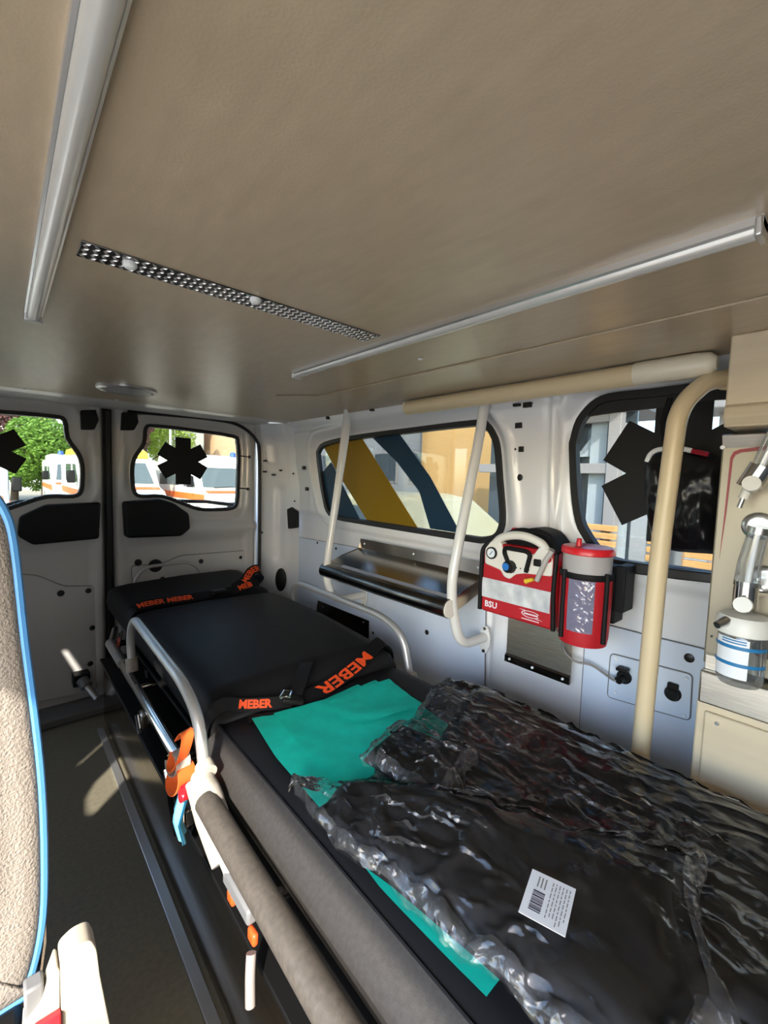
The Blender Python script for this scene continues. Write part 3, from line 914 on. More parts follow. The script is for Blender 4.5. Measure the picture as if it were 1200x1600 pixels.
MB().box((XF - .0108, .699, .827), (XF - .0098, .701, .842), Matrix.Rotation(.7, 3, 'X')).build('needle', 'print_blue', g)
kn = MB().lathe([(.017, .003), (.016, -.016), (.014, -.018)], (XF - .004, .640, .806), 'X', n=22).build('knob', 'black_plastic', su, smooth=True)
MB().lathe([(.010, 0), (.010, -.003)], (XF - .022, .643, .807), 'X', n=18).build('knob_cap', 'blue_knob', kn, smooth=True)
MB().box((XF - .010, .553, .820), (XF - .003, .572, .838)).build('switch', 'black_plastic', su, bevel=.002)
MB().lathe([(.009, 0), (.008, -.006)], (XF - .004, .535, .842), 'X', n=16).build('button', 'red_plastic', su, smooth=True)
for i in range(4):
    MB().lathe([(.002, 0), (.002, -.001)], (XF - .005, .622 - .012 * i, .806), 'X', n=8).build('indicator', 'print_dark', su)
MB().tube([(XF - .010, .590, .776), (XF - .012, .575, .783), (XF - .012, .568, .786)], [.007, .005, .0045], 10).build('yellow_nozzle', 'yellow', su, smooth=True)
MB().tube([(XF - .012, .522, .866), (XF - .016, .535, .84), (XF - .016, .556, .785)], .0065, 12).build('clear_hose', 'hose', su, smooth=True)
# writing on the bag
def wall_text(body, size, y, z, x, m_, parent, name='lettering', bold=0.0, sy=1.0):
    vs, fs = text_mesh(body, size, bold)
    return MB().add([(x, y - v.x, z + v.y * sy) for v in vs], fs).build(name, m_, parent)
wall_text('BSU', .024, .697, .687, XF - .0038, 'bright_white', su, bold=.0006)
# small printed emblem: flat ellipse with a swoosh and two short lines of print
em = MB()
N_ = 40
for (ra, rb, th, c_, rng_) in ((.026, .009, .0012, (.575, .690), (0.4, 5.9)),):
    pts = []
    for i in range(N_):
        a = rng_[0] + (rng_[1] - rng_[0]) * i / (N_ - 1)
        for q in (1, .90): pts.append((XF - .0038, c_[0] - ra * q * math.cos(a), c_[1] + rb * (q - .04 if q < 1 else 1) * math.sin(a)))
    em.grid(pts, N_, 2)
em.add([(XF - .0038, .575 + .036, .699), (XF - .0038, .575 + .015, .697), (XF - .0038, .575 + .015, .699)], [(0, 1, 2)])
em.add([(XF - .0038, .575 - .036, .681), (XF - .0038, .575 - .015, .683), (XF - .0038, .575 - .015, .681)], [(0, 1, 2)])
for i in range(9): em.add([(XF - .0038, .594 - i * .0045, .688), (XF - .0038, .5905 - i * .0045, .688), (XF - .0038, .5905 - i * .0045, .692), (XF - .0038, .594 - i * .0045, .692)], [(0, 1, 2, 3)])
for i in range(12): em.add([(XF - .0038, .600 - i * .0042, .674), (XF - .0038, .5968 - i * .0042, .674), (XF - .0038, .5968 - i * .0042, .6765), (XF - .0038, .600 - i * .0042, .6765)], [(0, 1, 2, 3)])
em.build('emblem', 'bright_white', su)
# red wall bracket behind
rb_ = thing('wall_bracket', 'red wall bracket behind the suction bag', 'bracket')
MB().box((1.118, .565, .845), (1.140, .705, .90)).build('hook_plate', 'red_plastic', rb_, bevel=.006)
MB().box((1.135, .58, .70), (1.150, .69, .86)).build('back_plate', 'red_plastic', rb_, bevel=.003)

# ---- suction canister in its red pouch
cn = thing('suction_canister', 'clear suction jar with red lid in a red pouch beside the pump', 'canister')
cc = Vector((1.048, .448, 0))
def ring_shape(rx, ry, n=32): return [(rx * math.cos(2 * math.pi * k / n), ry * math.sin(2 * math.pi * k / n)) for k in range(n)]
def oval_lathe(prof_, c, rx, ry, name, m_, parent, n=32):
    mb = MB(); vs = []
    for (s_, z) in prof_:
        for (x, y) in ring_shape(rx * s_, ry * s_, n): vs.append((c.x + x, c.y + y, z))
    fs = []
    for i in range(len(prof_) - 1):
        for k in range(n):
            l = (k + 1) % n; fs.append((i * n + k, i * n + l, (i + 1) * n + l, (i + 1) * n + k))
    fs.append(tuple(range(n - 1, -1, -1))); fs.append(tuple((len(prof_) - 1) * n + k for k in range(n)))
    return mb.add(vs, fs).build(name, m_, parent, smooth=True)
po = oval_lathe([(.78, .655), (.92, .655), (.97, .672), (1.0, .74), (1.0, .818)], cc, .056, .058, 'pouch', 'red_cloth', cn)
oval_lathe([(1.02, .812), (1.035, .814), (1.035, .824), (1.02, .826)], cc, .056, .058, 'pouch_rim', 'strap', cn)
oval_lathe([(.93, .80), (.95, .876)], cc, .056, .058, 'jar', 'cup', cn)
ld = oval_lathe([(.98, .868), (1.03, .870), (1.03, .880), (.97, .885), (.90, .886)], cc, .056, .058, 'lid', 'red_plastic', cn)
MB().lathe([(.007, 0), (.006, .018), (.005, .02)], (1.03, .462, .884), n=12).build('port', 'red_plastic', ld, smooth=True)
# clear window panel on the pouch front
vs = []
for i, a in enumerate(np.linspace(math.radians(165), math.radians(222), 10)):
    for z in np.linspace(.690, .812, 8):
        s_ = np.interp(z, [.655, .672, .74, .822], [.92, .97, 1.0, 1.0]) * 1.03
        vs.append((cc.x + .056 * s_ * math.cos(a), cc.y + .058 * s_ * math.sin(a) * 1, z))
MB().grid(vs, 10, 8).build('pouch_window', 'pouch_window', po, smooth=True)
for a in (150, 250):
    s_ = 1.02; aa = math.radians(a)
    MB().tube([(cc.x + .056 * s_ * math.cos(aa), cc.y + .058 * s_ * math.sin(aa), z) for z in (.668, .74, .83)], .006, 8).build('binding', 'strap', po, smooth=True)
MB().box((1.08, .372, .735), (1.14, .395, .845)).build('side_strap', 'strap', cn, bevel=.003)
MB().box((1.09, .395, .70), (1.148, .51, .84)).build('back_pad', 'strap', cn, bevel=.004)

# ---- power cable and the two wall sockets
def socket(px, py, label, lid_up):
    t = thing('power_socket', label, 'socket', 'black twelve volt sockets on the wall')
    p = on(px, py, 'X', 1.160); p.x = 1.164
    MB().lathe([(.017, 0), (.017, -.006), (.013, -.010), (.009, -.010)], p, 'X', n=20).build('ring', 'black_plastic', t, smooth=True)
    MB().box((p.x - .012, p.y - .011, p.z + .010), (p.x, p.y + .011, p.z + .026)).build('hinge', 'black_plastic', t, bevel=.003)
    if lid_up:
        MB().box((p.x - .030, p.y - .013, p.z + .020), (p.x - .004, p.y + .013, p.z + .028)).build('lid', 'black_plastic', t, bevel=.003)
    else:
        MB().lathe([(.014, -.009), (.012, -.016)], p, 'X', n=18).build('lid', 'black_plastic', t, smooth=True)
    return p
ps = socket(975, 1058, 'black wall socket with the pump cable plugged in', True)
socket(1051, 1084, 'black wall socket with closed cap right of the cream pole', False)
pc = thing('power_cable', 'grey power cable from the suction bag to the wall socket', 'cable')
path = smooth_open([(1.04, .515, .668), (1.10, .52, .635), (1.125, .53, .59), (1.13, .50, .565), (1.14, .46, .565), (1.14, .42, .552), (1.135, .40, .548), (1.145, .388, .552)], 8)
MB().tube(path, .0030, 8).build('cord', 'skin_wire', pc, smooth=True)
MB().tube([(1.133, .390, .552), (1.156, .387, .554)], .0095, 12).build('plug', 'black_plastic', pc, smooth=True)

# ---- black bag hanging in front of the star window
def coons(e0, e1, e2, e3, nu, nv):
    """e0 bottom u, e1 top u, e2 left v, e3 right v -> array nu x nv x 3"""
    A = np.array([list(p) for p in resample(e0, nu)]); B = np.array([list(p) for p in resample(e1, nu)])
    C = np.array([list(p) for p in resample(e2, nv)]); D = np.array([list(p) for p in resample(e3, nv)])
    u = np.linspace(0, 1, nu)[:, None, None]; v = np.linspace(0, 1, nv)[None, :, None]
    S = (1 - v) * A[:, None, :] + v * B[:, None, :] + (1 - u) * C[None] + u * D[None]
    S -= (1 - u) * (1 - v) * A[0] + u * (1 - v) * A[-1] + (1 - u) * v * B[0] + u * v * B[-1]
    return S
hb = thing('hanging_bag', 'crumpled black plastic bag hanging behind the cream pole', 'bag')
k_ = lambda x, y: on(x, y, 'X', 1.12)
S = coons([k_(1022, 855), k_(1060, 862), Vector((1.12, .206, .895))], [k_(1012, 722), k_(1024, 708), k_(1070, 704), k_(1098, 708), Vector((1.12, .206, 1.09))],
          [k_(1022, 855), k_(1010, 800), k_(1008, 755), k_(1012, 722)], [Vector((1.12, .206, .895)), Vector((1.12, .206, 1.0)), Vector((1.12, .206, 1.09))], 40, 40)
U, V = np.meshgrid(np.linspace(0, 1, 40), np.linspace(0, 1, 40), indexing='ij')
edge = (np.clip(np.minimum(np.minimum(U, 1 - U), np.minimum(V, 1 - V)) * 4, 0, 1)) ** .5
S1 = S.copy(); S1[..., 0] -= .035 * edge + .010 * noise2(U, V, 3, 4, 1.2) * edge
S2 = S.copy(); S2[..., 0] += .018 * edge
mb = MB(); mb.grid(S1.reshape(-1, 3).tolist(), 40, 40); mb.grid(S2.reshape(-1, 3).tolist(), 40, 40)
mb.build('sack', 'bag_black', hb, smooth='all')
tp_ = smooth_open([k_(1014, 722), k_(1020, 710), k_(1034, 703), k_(1066, 702), k_(1084, 705)], 6)
MB().tube([p + Vector((-.014, 0, 0)) for p in tp_], .0055, 8).build('white_edge', 'bright_white', hb, smooth=True)
MB().tube([k_(1084, 705) + Vector((-.014, 0, 0)), k_(1110, 711) + Vector((-.014, 0, 0))], .0055, 8).build('red_edge', 'red_line', hb, smooth=True)
up_ = [k_(1040, 700), k_(1036, 660), k_(1048, 622)]
MB().tube([p + Vector((-.004, 0, 0)) for p in up_], .006, 8).build('hanging_strap', 'strap', hb, smooth=True)

# ---- oxygen console: upper box, steel front, worktop, lower cabinet
ub = thing('upper_locker', 'cream wooden locker in the upper corner above the steel console', 'cabinet')
MB().box((.955, -.9, 1.139), (1.115, .190, 1.296)).build('body', 'cream_panel', ub, bevel=.003)
MB().prism([(.955, .1895, 1.178), (.947, .1895, 1.172), (.944, .1895, 1.155), (.955, .1895, 1.142)], (0, -1.08, 0)).build('finger_rail', 'cream_panel', ub, bevel=.002)
co = thing('oxygen_console', 'steel gas console with a red outline beside the star window', 'console')
MB().box((1.0, -.9, .70), (1.14, .198, 1.128)).build('body', 'panel_steel', co, bevel=.003)
MB().prism([(1.001, .197, 1.104), (.990, .197, 1.128), (1.0, .197, 1.131), (1.02, .197, 1.131)], (0, -1.09, 0)).build('top_flange', 'steel_brushed', co)
rl = [on(x, y, 'X', .9985) for x, y in ((1124, 872), (1132, 800), (1141, 715), (1146, 706), (1156, 702), (1205, 696), (1205, 702), (1158, 707), (1149, 711), (1145, 718), (1135, 800))]
MB().prism(rl, (.0012, 0, 0)).build('red_outline', 'red_line', co)
MB().lathe([(.004, 0), (.003, -.002)], on(1129, 699, 'X', .999), 'X', n=12).build('screw', 'bright_white', co, smooth=True)
MB().lathe([(.002, 0), (.002, -.002)], on(1112, 994, 'X', .999), 'X', n=8).build('screw', 'rubber', co)
for px, py in ((1186, 822), (1196, 905)):
    MB().lathe([(.024, 0), (.024, -.006), (.019, -.010), (.012, -.010)], on(px, py, 'X', .999), 'X', n=26).build('gas_outlet', 'alu', co, smooth=True)
MB().lathe([(.016, 0), (.016, -.004)], on(1194, 1015, 'X', .999), 'X', n=20).build('grommet', 'rubber', co, smooth=True)
wt = thing('console_worktop', 'brushed steel ledge below the gas console', 'worktop')
MB().box((.972, -.9, .632), (1.15, .196, .694)).build('ledge', 'steel_brushed', wt, bevel=.004)
MB().box((.985, .1525, .694), (1.0, .192, .722)).build('upstand', 'steel_brushed', wt, bevel=.001)
lc = thing('lower_cabinet', 'cream lower cabinet under the steel ledge', 'cabinet')
MB().box((.988, -.9, .0), (1.16, .200, .630)).build('body', 'cream_panel', lc, bevel=.004)
MB().box((.980, -.88, .06), (.988, .185, .615)).build('door', 'cream_panel', lc, bevel=.003)
MB().lathe([(.004, 0), (.003, -.003)], (.980, .165, .600), 'X', n=10).build('screw', 'alu', lc, smooth=True)

# flowmeter hanging at a slant, at the frame's edge
def cyl(a, b, r_, name, m_, parent, n=18, rads=None):
    a = Vector(a); b = Vector(b)
    return MB().tube([a, b], rads or r_, n).build(name, m_, parent, smooth=True)
fm = thing('flowmeter', 'slanted chrome oxygen flowmeter at the top of the steel console', 'flowmeter', 'oxygen flowmeters on the console')
q = lambda x, y, X=.955: on(x, y, 'X', X)
cyl(q(1169, 762), q(1192, 728), .018, 'valve_body', 'chrome', fm)
cyl(q(1188, 733), q(1225, 655), .0135, 'sight_tube', 'clear_plastic', fm)
cyl(q(1190, 730), q(1222, 662), .005, 'float_tube', 'bright_white', fm)
cyl(q(1176, 758, .945), q(1174, 755, .925), .0125, 'knob', 'white_plastic', fm)
cyl(q(1168, 764), q(1161, 779), .007, 'collar', 'white_plastic', fm)
cyl(q(1162, 776), q(1155, 793), .0038, 'spigot', 'alu', fm)
cyl(q(1185, 745), Vector((.995, .12, 1.07)), .010, 'wall_stem', 'chrome', fm)
f2 = thing('flowmeter', 'upright clear flowmeter standing on the humidifier bottle', 'flowmeter', 'oxygen flowmeters on the console')
cyl(q(1163, 950), q(1167, 908), .0175, 'valve_body', 'chrome', f2)
MB().tube([q(1167, 915), q(1171, 880), q(1186, 828)], [.019, .0165, .014], 20).build('sight_tube', 'clear_plastic', f2, smooth=True)
cyl(q(1168, 912), q(1184, 832), .0045, 'float_tube', 'bright_white', f2)
cyl(q(1184, 834), q(1187, 824), .0155, 'top_cap', 'alu', f2)
cyl(q(1163, 945, .945), q(1160, 945, .925), .0130, 'knob', 'white_plastic', f2)
cyl(q(1172, 925), Vector((.995, .125, .85)), .009, 'wall_stem', 'chrome', f2)
hm = thing('humidifier_bottle', 'clear humidifier bottle with white cap and blue bands on the console', 'bottle')
hc = q(1158, 1020, .947); hx, hy = hc.x, hc.y
zb_, zt_ = q(1158, 1062, .947).z, q(1158, 985, .947).z
MB().lathe([(.001, zb_ - .004), (.028, zb_ - .006), (.033, zb_ + .002), (.034, zt_), (.031, zt_ + .004)], (hx, hy, 0), n=32).build('bottle', 'clear_plastic', hm, smooth=True)
cap = MB().lathe([(.036, zt_ - .004), (.0385, zt_ - .002), (.0385, zt_ + .020), (.034, zt_ + .027), (.016, zt_ + .029)], (hx, hy, 0), n=32).build('cap', 'white_plastic', hm, smooth=True)
MB().tube([(hx - .03, hy + .018, zt_ + .018), (hx - .048, hy + .028, zt_ + .012)], [.009, .006], 12).build('outlet', 'alu', cap, smooth=True)
MB().tube([(hx, hy, zb_ + .01), (hx, hy, zt_)], .004, 8).build('dip_tube', 'hose', hm, smooth=True)
def label_patch(a0, a1, z0, z1, r_, name, m_, parent):
    vs = []
    for a in np.linspace(math.radians(a0), math.radians(a1), 14):
        for z in (z0, z1): vs.append((hx + r_ * math.cos(a), hy + r_ * math.sin(a), z))
    return MB().grid(vs, 14, 2).build(name, m_, parent, smooth=True)
lb = label_patch(120, 205, zb_ + .010, zt_ - .008, .0348, 'paper_label', 'bright_white', hm)
for zz_ in (.36, .70):
    z = zb_ + (zt_ - zb_) * zz_
    label_patch(100, 255, z, z + .006, .0353, 'blue_band', 'print_blue', lb)
for i, zz_ in enumerate((.86, .81)):
    z = zb_ + (zt_ - zb_) * zz_
    label_patch(140, 198, z, z + .0022, .0353, 'print_line', 'print_blue', lb)

# ================================================================== STRETCHER
pf = thing('stretcher_platform', 'polished steel platform under the stretcher', 'platform')
MB().box((.295, -.7, 0), (.962, 2.04, .25)).build('box', 'steel_side', pf, bevel=.004)
MB().box((.285, -.7, .252), (.965, 2.05, .262)).build('top_sheet', 'black_plastic', pf, bevel=.002)

st = thing('stretcher', 'black padded ambulance stretcher with metal side rails along the side wall', 'stretcher')
def xrow(sec_, y0, y1, n, zf=lambda y: 0, xf=lambda y: 0, bulge=0.0, seed=1):
    """loft a cross section along the van"""
    vs = []; m_ = len(sec_)
    ys_ = np.linspace(y0, y1, n)
    for i, y in enumerate(ys_):
        t = min(i, n - 1 - i) / 3.0
        k = min(1.0, .55 + .45 * math.sqrt(min(1, t)))            # rounded ends
        for (x, z) in sec_:
            zc = .415
            dz = (z - zc) * k if z > zc else (z - zc) * (.9 + .1 * k)
            vs.append((x + xf(y), y, zc + dz + zf(y) + bulge * math.sin(9 * y + seed) * math.sin(7 * x + seed)))
    mb = MB(); fs = []
    for i in range(n - 1):
        for j in range(m_):
            l = (j + 1) % m_
            fs.append((i * m_ + j, i * m_ + l, (i + 1) * m_ + l, (i + 1) * m_ + j))
    fs.append(tuple(range(m_ - 1, -1, -1))); fs.append(tuple((n - 1) * m_ + j for j in range(m_)))
    return mb.add(vs, fs)
secF = [(.338, .365), (.322, .385), (.317, .410), (.324, .420), (.350, .440), (.364, .452), (.372, .456), (.40, .4575), (.55, .459), (.64, .460), (.75, .459), (.87, .457), (.895, .455), (.915, .444), (.938, .418), (.936, .385), (.92, .365)]
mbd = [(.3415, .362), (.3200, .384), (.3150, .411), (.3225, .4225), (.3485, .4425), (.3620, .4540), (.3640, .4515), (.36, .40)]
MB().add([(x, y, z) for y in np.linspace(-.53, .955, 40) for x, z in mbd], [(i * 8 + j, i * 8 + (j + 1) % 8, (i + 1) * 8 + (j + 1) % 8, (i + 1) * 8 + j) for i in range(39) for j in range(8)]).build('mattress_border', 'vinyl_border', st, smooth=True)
mf = xrow(secF, -.55, 1.0, 46, bulge=.0015).build('seat_mattress', 'vinyl', st, smooth=True, angle=75)
MB().tube([(.3625, -.53, .4535), (.3625, .4, .4535), (.3625, .97, .4535)], .0022, 6).build('seam', 'vinyl', mf, smooth=True)
secB = [(.352, .39), (.345, .42), (.348, .47), (.356, .488), (.372, .497), (.42, .503), (.64, .507), (.86, .503), (.90, .497), (.918, .486), (.924, .46), (.924, .42), (.915, .39)]
xrow(secB, .965, 1.82, 40, zf=lambda y: .012 * math.sin((y - .965) / .855 * math.pi) + .010 * (y - .965) / .855, bulge=.002).build('back_mattress', 'vinyl_head', st, smooth=True, angle=75)
xrow([(x, z + .005) for x, z in secB], 1.80, 2.14, 26, zf=lambda y: .010 + .04 * (y - 1.80) / .34, xf=lambda y: -.02 * (y - 1.8) / .34, bulge=.006, seed=2).build('head_mattress', 'vinyl_head', st, smooth=True, angle=75)
# main side tubes
for sx, nm in ((0, 'l'), (1, 'r')):
    X = .272 if sx == 0 else .945
    X2 = .290 if sx == 0 else .955
    MB().tube([(X, -.55, .405), (X, .35, .409), (X, .78, .422)], .0215, 18).build('padded_grip', 'sleeve', st, smooth=True)
    MB().tube(fillet([(X2, .74, .405), (X2, .86, .385), (X2, 1.06, .378), (X2, 1.82, .392), (X2 + (.04 if sx == 0 else -.04), 1.98, .395)], .03, 4), .0125, 14).build('side_tube', 'chrome', st, smooth=True)
    MB().tube([(X2 + (.022 if sx == 0 else -.022), -.5, .335), (X2 + (.022 if sx == 0 else -.022), 1.95, .335)], .014, 12).build('lower_tube', 'steel', st, smooth=True)
    MB().tube([(X2, 1.62, .390), (X2, 1.84, .392)], .0165, 14).build('tube_sleeve', 'alu', st, smooth=True)
    # drop-down guard rail
    sg = -1 if sx == 0 else 1
    y0_, y1_ = (.838, 1.50) if sx == 0 else (.935, 1.68)
    P_ = [(X2, y0_, .415), (X2, y0_ + .035, .535), (X2, y0_ + .14, .570), (X2, y1_ - .05, .590 if sx == 0 else .572), (X2, y1_ + .005, .520), (X2, y1_ - .02, .430)]
    rail = MB().tube(fillet(P_, .06, 8), .0118, 16).build('guard_rail', 'rail_alu', st, smooth=True)
    MB().tube([(X2, y1_ - .012, .455), (X2, y1_ - .022, .415)], .017, 14).build('rail_socket', 'joint_white', rail, smooth=True)
    MB().box((X2 - .016, y0_ - .022, .395), (X2 + .016, y0_ + .018, .428)).build('rail_socket', 'joint_white', rail, bevel=.008, seg=3)
# frame under the mattress
for yy in (-.45, .1, .6, 1.05, 1.5, 1.95):
    MB().tube([(.30, yy, .345), (.945, yy, .345)], .012, 10).build('cross_tube', 'steel', st, smooth=True)
MB().box((.36, -.5, .350), (.90, 1.95, .362)).build('bed_plate', 'black_plastic', st, bevel=.004)
for (xx, yy) in ((.40, -.3), (.85, -.3), (.40, 1.75), (.85, 1.75)):
    lg = MB().box((xx - .014, yy - .02, .29), (xx + .014, yy + .02, .35)).build('caster_fork', 'steel', st, bevel=.004)
    MB().lathe([(.018, -.014), (.026, -.012), (.026, .012), (.018, .014)], (xx, yy, .289), 'X', n=20).build('wheel', 'tyre', lg, smooth=True)
# head-end handle behind the mattress
hp = fillet([(.425, 2.12, .46), (.430, 2.125, .565), (.475, 2.13, .607), (.66, 2.13, .612), (.715, 2.125, .565), (.72, 2.12, .46)], .04, 8)
MB().tube(hp, .0075, 12).build('head_handle', 'rail_alu', st, smooth=True)
# white cast joint and its latch at the foot of the near rail
jt = MB().tube(smooth_open([(.283, .845, .432), (.281, .80, .424), (.279, .755, .410), (.278, .70, .385), (.280, .655, .352)], 4), [.020, .021, .022, .023, .024, .024, .024, .023, .023, .022, .022, .021, .020, .019, .018, .017, .016][:17], 12).build('rail_joint', 'joint_white', st, smooth=True)
MB().tube([(.262, .84, .428), (.262, .77, .395), (.266, .71, .350)], [.010, .013, .010], 10).build('latch_lever', 'joint_white', jt, smooth=True)
MB().tube([(.29, .825, .445), (.29, .848, .450)], .018, 14).build('collar', 'joint_white', jt, smooth=True)
MB().tube([(.256, .79, .41), (.270, .79, .41)], .009, 12).build('pivot_bolt', 'chrome', jt, smooth=True)
MB().box((.262, .58, .345), (.285, .68, .372)).build('joint_shoe', 'grey_plastic', jt, bevel=.005)
# latches on the side
for yy, zz_ in ((1.02, .34), (1.30, .345), (.93, .30)):
    lt = MB().box((.272, yy - .02, zz_ - .02), (.292, yy + .02, zz_ + .02)).build('side_latch', 'steel', st, bevel=.004)
    MB().tube([(.268, yy - .015, zz_ - .03), (.266, yy + .01, zz_ + .012)], .005, 8).build('latch_pin', 'chrome', lt, smooth=True)
# red release tabs below the grip
for (yy, z0_) in ((.655, .318), (.575, .318)):
    MB().box((.264, yy - .011, z0_ + .006), (.274, yy + .011, z0_ + .026)).build('release_tab', 'orange', st, bevel=.004)
MB().tube(smooth_open([(.262, .565, .320), (.256, .555, .295), (.252, .545, .262)], 4), .0075, 10).build('clear_tab', 'clear_tab', st, smooth=True)

# ---- straps with orange lettering
def frames(path, wd):
    P = [Vector(p) for p in path]; W_ = []; N_ = []
    for i in range(len(P)):
        t = (P[min(i + 1, len(P) - 1)] - P[max(i - 1, 0)]).normalized()
        wv = Vector(wd[i] if isinstance(wd, list) else wd); wv = (wv - t * wv.dot(t)).normalized()
        n_ = t.cross(wv).normalized()
        W_.append(wv); N_.append(n_)
    return P, W_, N_
def strap(path, wd, width, name, parent, m_='strap', text=None, tsize=.03, start=.5, flipn=1, th=.002, rev=False, squash=1.0):
    P, W_, N_ = frames(path, wd)
    if flipn < 0: N_ = [-n for n in N_]
    o = MB().ribbon(P, W_, N_, width, th).build(name, m_, parent, smooth=True, angle=40)
    if text:
        L = [0]
        for a, b in zip(P, P[1:]): L.append(L[-1] + (b - a).length)
        vs, fs = text_mesh(text, tsize, .0012)
        out = []
        for v in vs:
            s_ = start * L[-1] + (-v.x if rev != (flipn < 0) else v.x) * squash
            s_ = min(max(s_, 0), L[-1] * .9999)
            j = max(k for k in range(len(L)) if L[k] <= s_); j = min(j, len(P) - 2)
            t = (s_ - L[j]) / (L[j + 1] - L[j])
            p = P[j].lerp(P[j + 1], t); wv = W_[j].lerp(W_[j + 1], t); n_ = N_[j].lerp(N_[j + 1], t)
            out.append(p + wv * (v.y * (-1 if rev else 1)) + n_ * (th + .0008))
        MB().add(out, fs).build('lettering', 'orange', o)
    return o
s1 = thing('waist_strap', 'black strap with orange letters across the middle of the mattress', 'strap', 'stretcher straps with orange letters')
pa = smooth_open([(.545, .925, .466), (.62, .930, .470), (.70, .948, .478), (.78, .970, .490), (.85, .995, .506), (.90, 1.01, .512), (.932, 1.02, .48), (.940, 1.02, .43)], 6)
strap(pa, (-.25, .9, .45), .042, 'webbing', s1, text='MEBER', tsize=.046, start=.38, rev=True, squash=1.65)
pb = smooth_open([(.530, .925, .470), (.47, .945, .476), (.42, .965, .482), (.375, .975, .492), (.345, .975, .470), (.338, .97, .42)], 5)
strap(pb, (.2, .5, .85), .030, 'webbing', s1, flipn=-1, text='MEBER', tsize=.026, start=.35)
bk = MB().box((.505, .905, .470), (.560, .955, .484), Matrix.Rotation(math.radians(-20), 3, 'Z') @ Matrix.Rotation(math.radians(15), 3, 'Y')).build('buckle', 'black_plastic', s1, bevel=.004)
MB().tube([(.50, .93, .488), (.52, .945, .494), (.535, .935, .492), (.520, .918, .488), (.50, .93, .488)], .003, 8).build('buckle_frame', 'chrome', bk, smooth=True)
strap(smooth_open([(.545, .935, .478), (.575, .960, .500), (.60, .985, .512), (.625, 1.01, .516)], 5), (.7, -.6, .2), .038, 'loose_end', s1, flipn=-1)
strap(smooth_open([(.42, .93, .462), (.46, .915, .463), (.51, .90, .464), (.56, .893, .464)], 4), (0, 1, .1), .022, 'lower_fold', s1)

s2 = thing('head_strap', 'black strap with orange letters across the head end of the mattress', 'strap', 'stretcher straps with orange letters')
pa = smooth_open([(.332, 1.775, .40), (.338, 1.775, .47), (.352, 1.78, .520), (.40, 1.79, .531), (.50, 1.785, .534), (.60, 1.78, .535), (.68, 1.785, .535), (.76, 1.80, .538)], 6)
strap(pa, (0, .85, .55), .040, 'webbing', s2, text='MEBER MEBER', tsize=.032, start=.45, flipn=1)
pl_ = smooth_open([(.74, 1.79, .545), (.79, 1.80, .565), (.83, 1.82, .600), (.87, 1.83, .605), (.88, 1.835, .575), (.85, 1.83, .550)], 6)
strap(pl_, (.15, .75, .6), .050, 'loop', s2, text='MEBER', tsize=.040, start=.45, flipn=1, squash=.9)
strap(smooth_open([(.72, 1.77, .540), (.78, 1.775, .550), (.84, 1.77, .560)], 4), (0, .7, .7), .034, 'loop', s2, text='MEB', tsize=.034, start=.5, flipn=1)
MB().box((.64, 1.765, .535), (.70, 1.80, .55)).build('buckle', 'black_plastic', s2, bevel=.004)
strap(smooth_open([(.318, 1.80, .44), (.308, 1.78, .40), (.305, 1.76, .36)], 4), (0, 1, 0), .05, 'side_drop', s2, text='ME', tsize=.04, start=.5, flipn=-1)

s3 = thing('leg_strap', 'rolled orange and black strap bundle tied at the near rail foot', 'strap', 'stretcher straps with orange letters')
def loop_ribbon(c, ry, rz, x, width, m_, name, a0=0, a1=360, tilt=0):
    pts = [(c[0] + x * math.sin(math.radians(a)), c[1] + ry * math.cos(math.radians(a)), c[2] + rz * math.sin(math.radians(a))) for a in np.linspace(a0, a1, 20)]
    P, W_, N_ = frames(pts, (1, tilt, 0))
    return MB().ribbon(P, W_, N_, width, .002).build(name, m_, s3, smooth=True)
loop_ribbon((.268, .925, .452), .020, .034, .012, .028, 'orange_cloth', 'orange_loop', 20, 340, .5)
loop_ribbon((.262, .905, .405), .028, .020, .008, .036, 'orange_cloth', 'orange_loop', 0, 350, .4)
loop_ribbon((.264, .93, .425), .030, .016, .006, .030, 'joint_white', 'white_loop', 0, 330, .3)
strap(smooth_open([(.258, .955, .415), (.250, .945, .375), (.252, .93, .33), (.258, .91, .285)], 5), (.35, .9, .1), .045, 'webbing', s3, m_='strap', text='MEBER', tsize=.040, start=.5, flipn=-1)
S = coons([(.262, .895, .295), (.250, .860, .290)], [(.262, .905, .385), (.250, .842, .400)], [(.262, .895, .295), (.248, .905, .34), (.262, .905, .385)], [(.250, .860, .290), (.240, .855, .34), (.250, .842, .400)], 12, 12)
S[..., 0] += .006 * np.sin(np.linspace(0, 9, 12))[:, None]
m = MB(); m.grid(S.reshape(-1, 3).tolist(), 12, 12); S[..., 0] += .004; m.grid(S.reshape(-1, 3).tolist(), 12, 12)
m.build('blue_cloth', 'light_blue', s3, smooth='all')
loop_ribbon((.258, .855, .405), .012, .014, .004, .018, 'red_plastic', 'red_tab', 0, 360, .2)

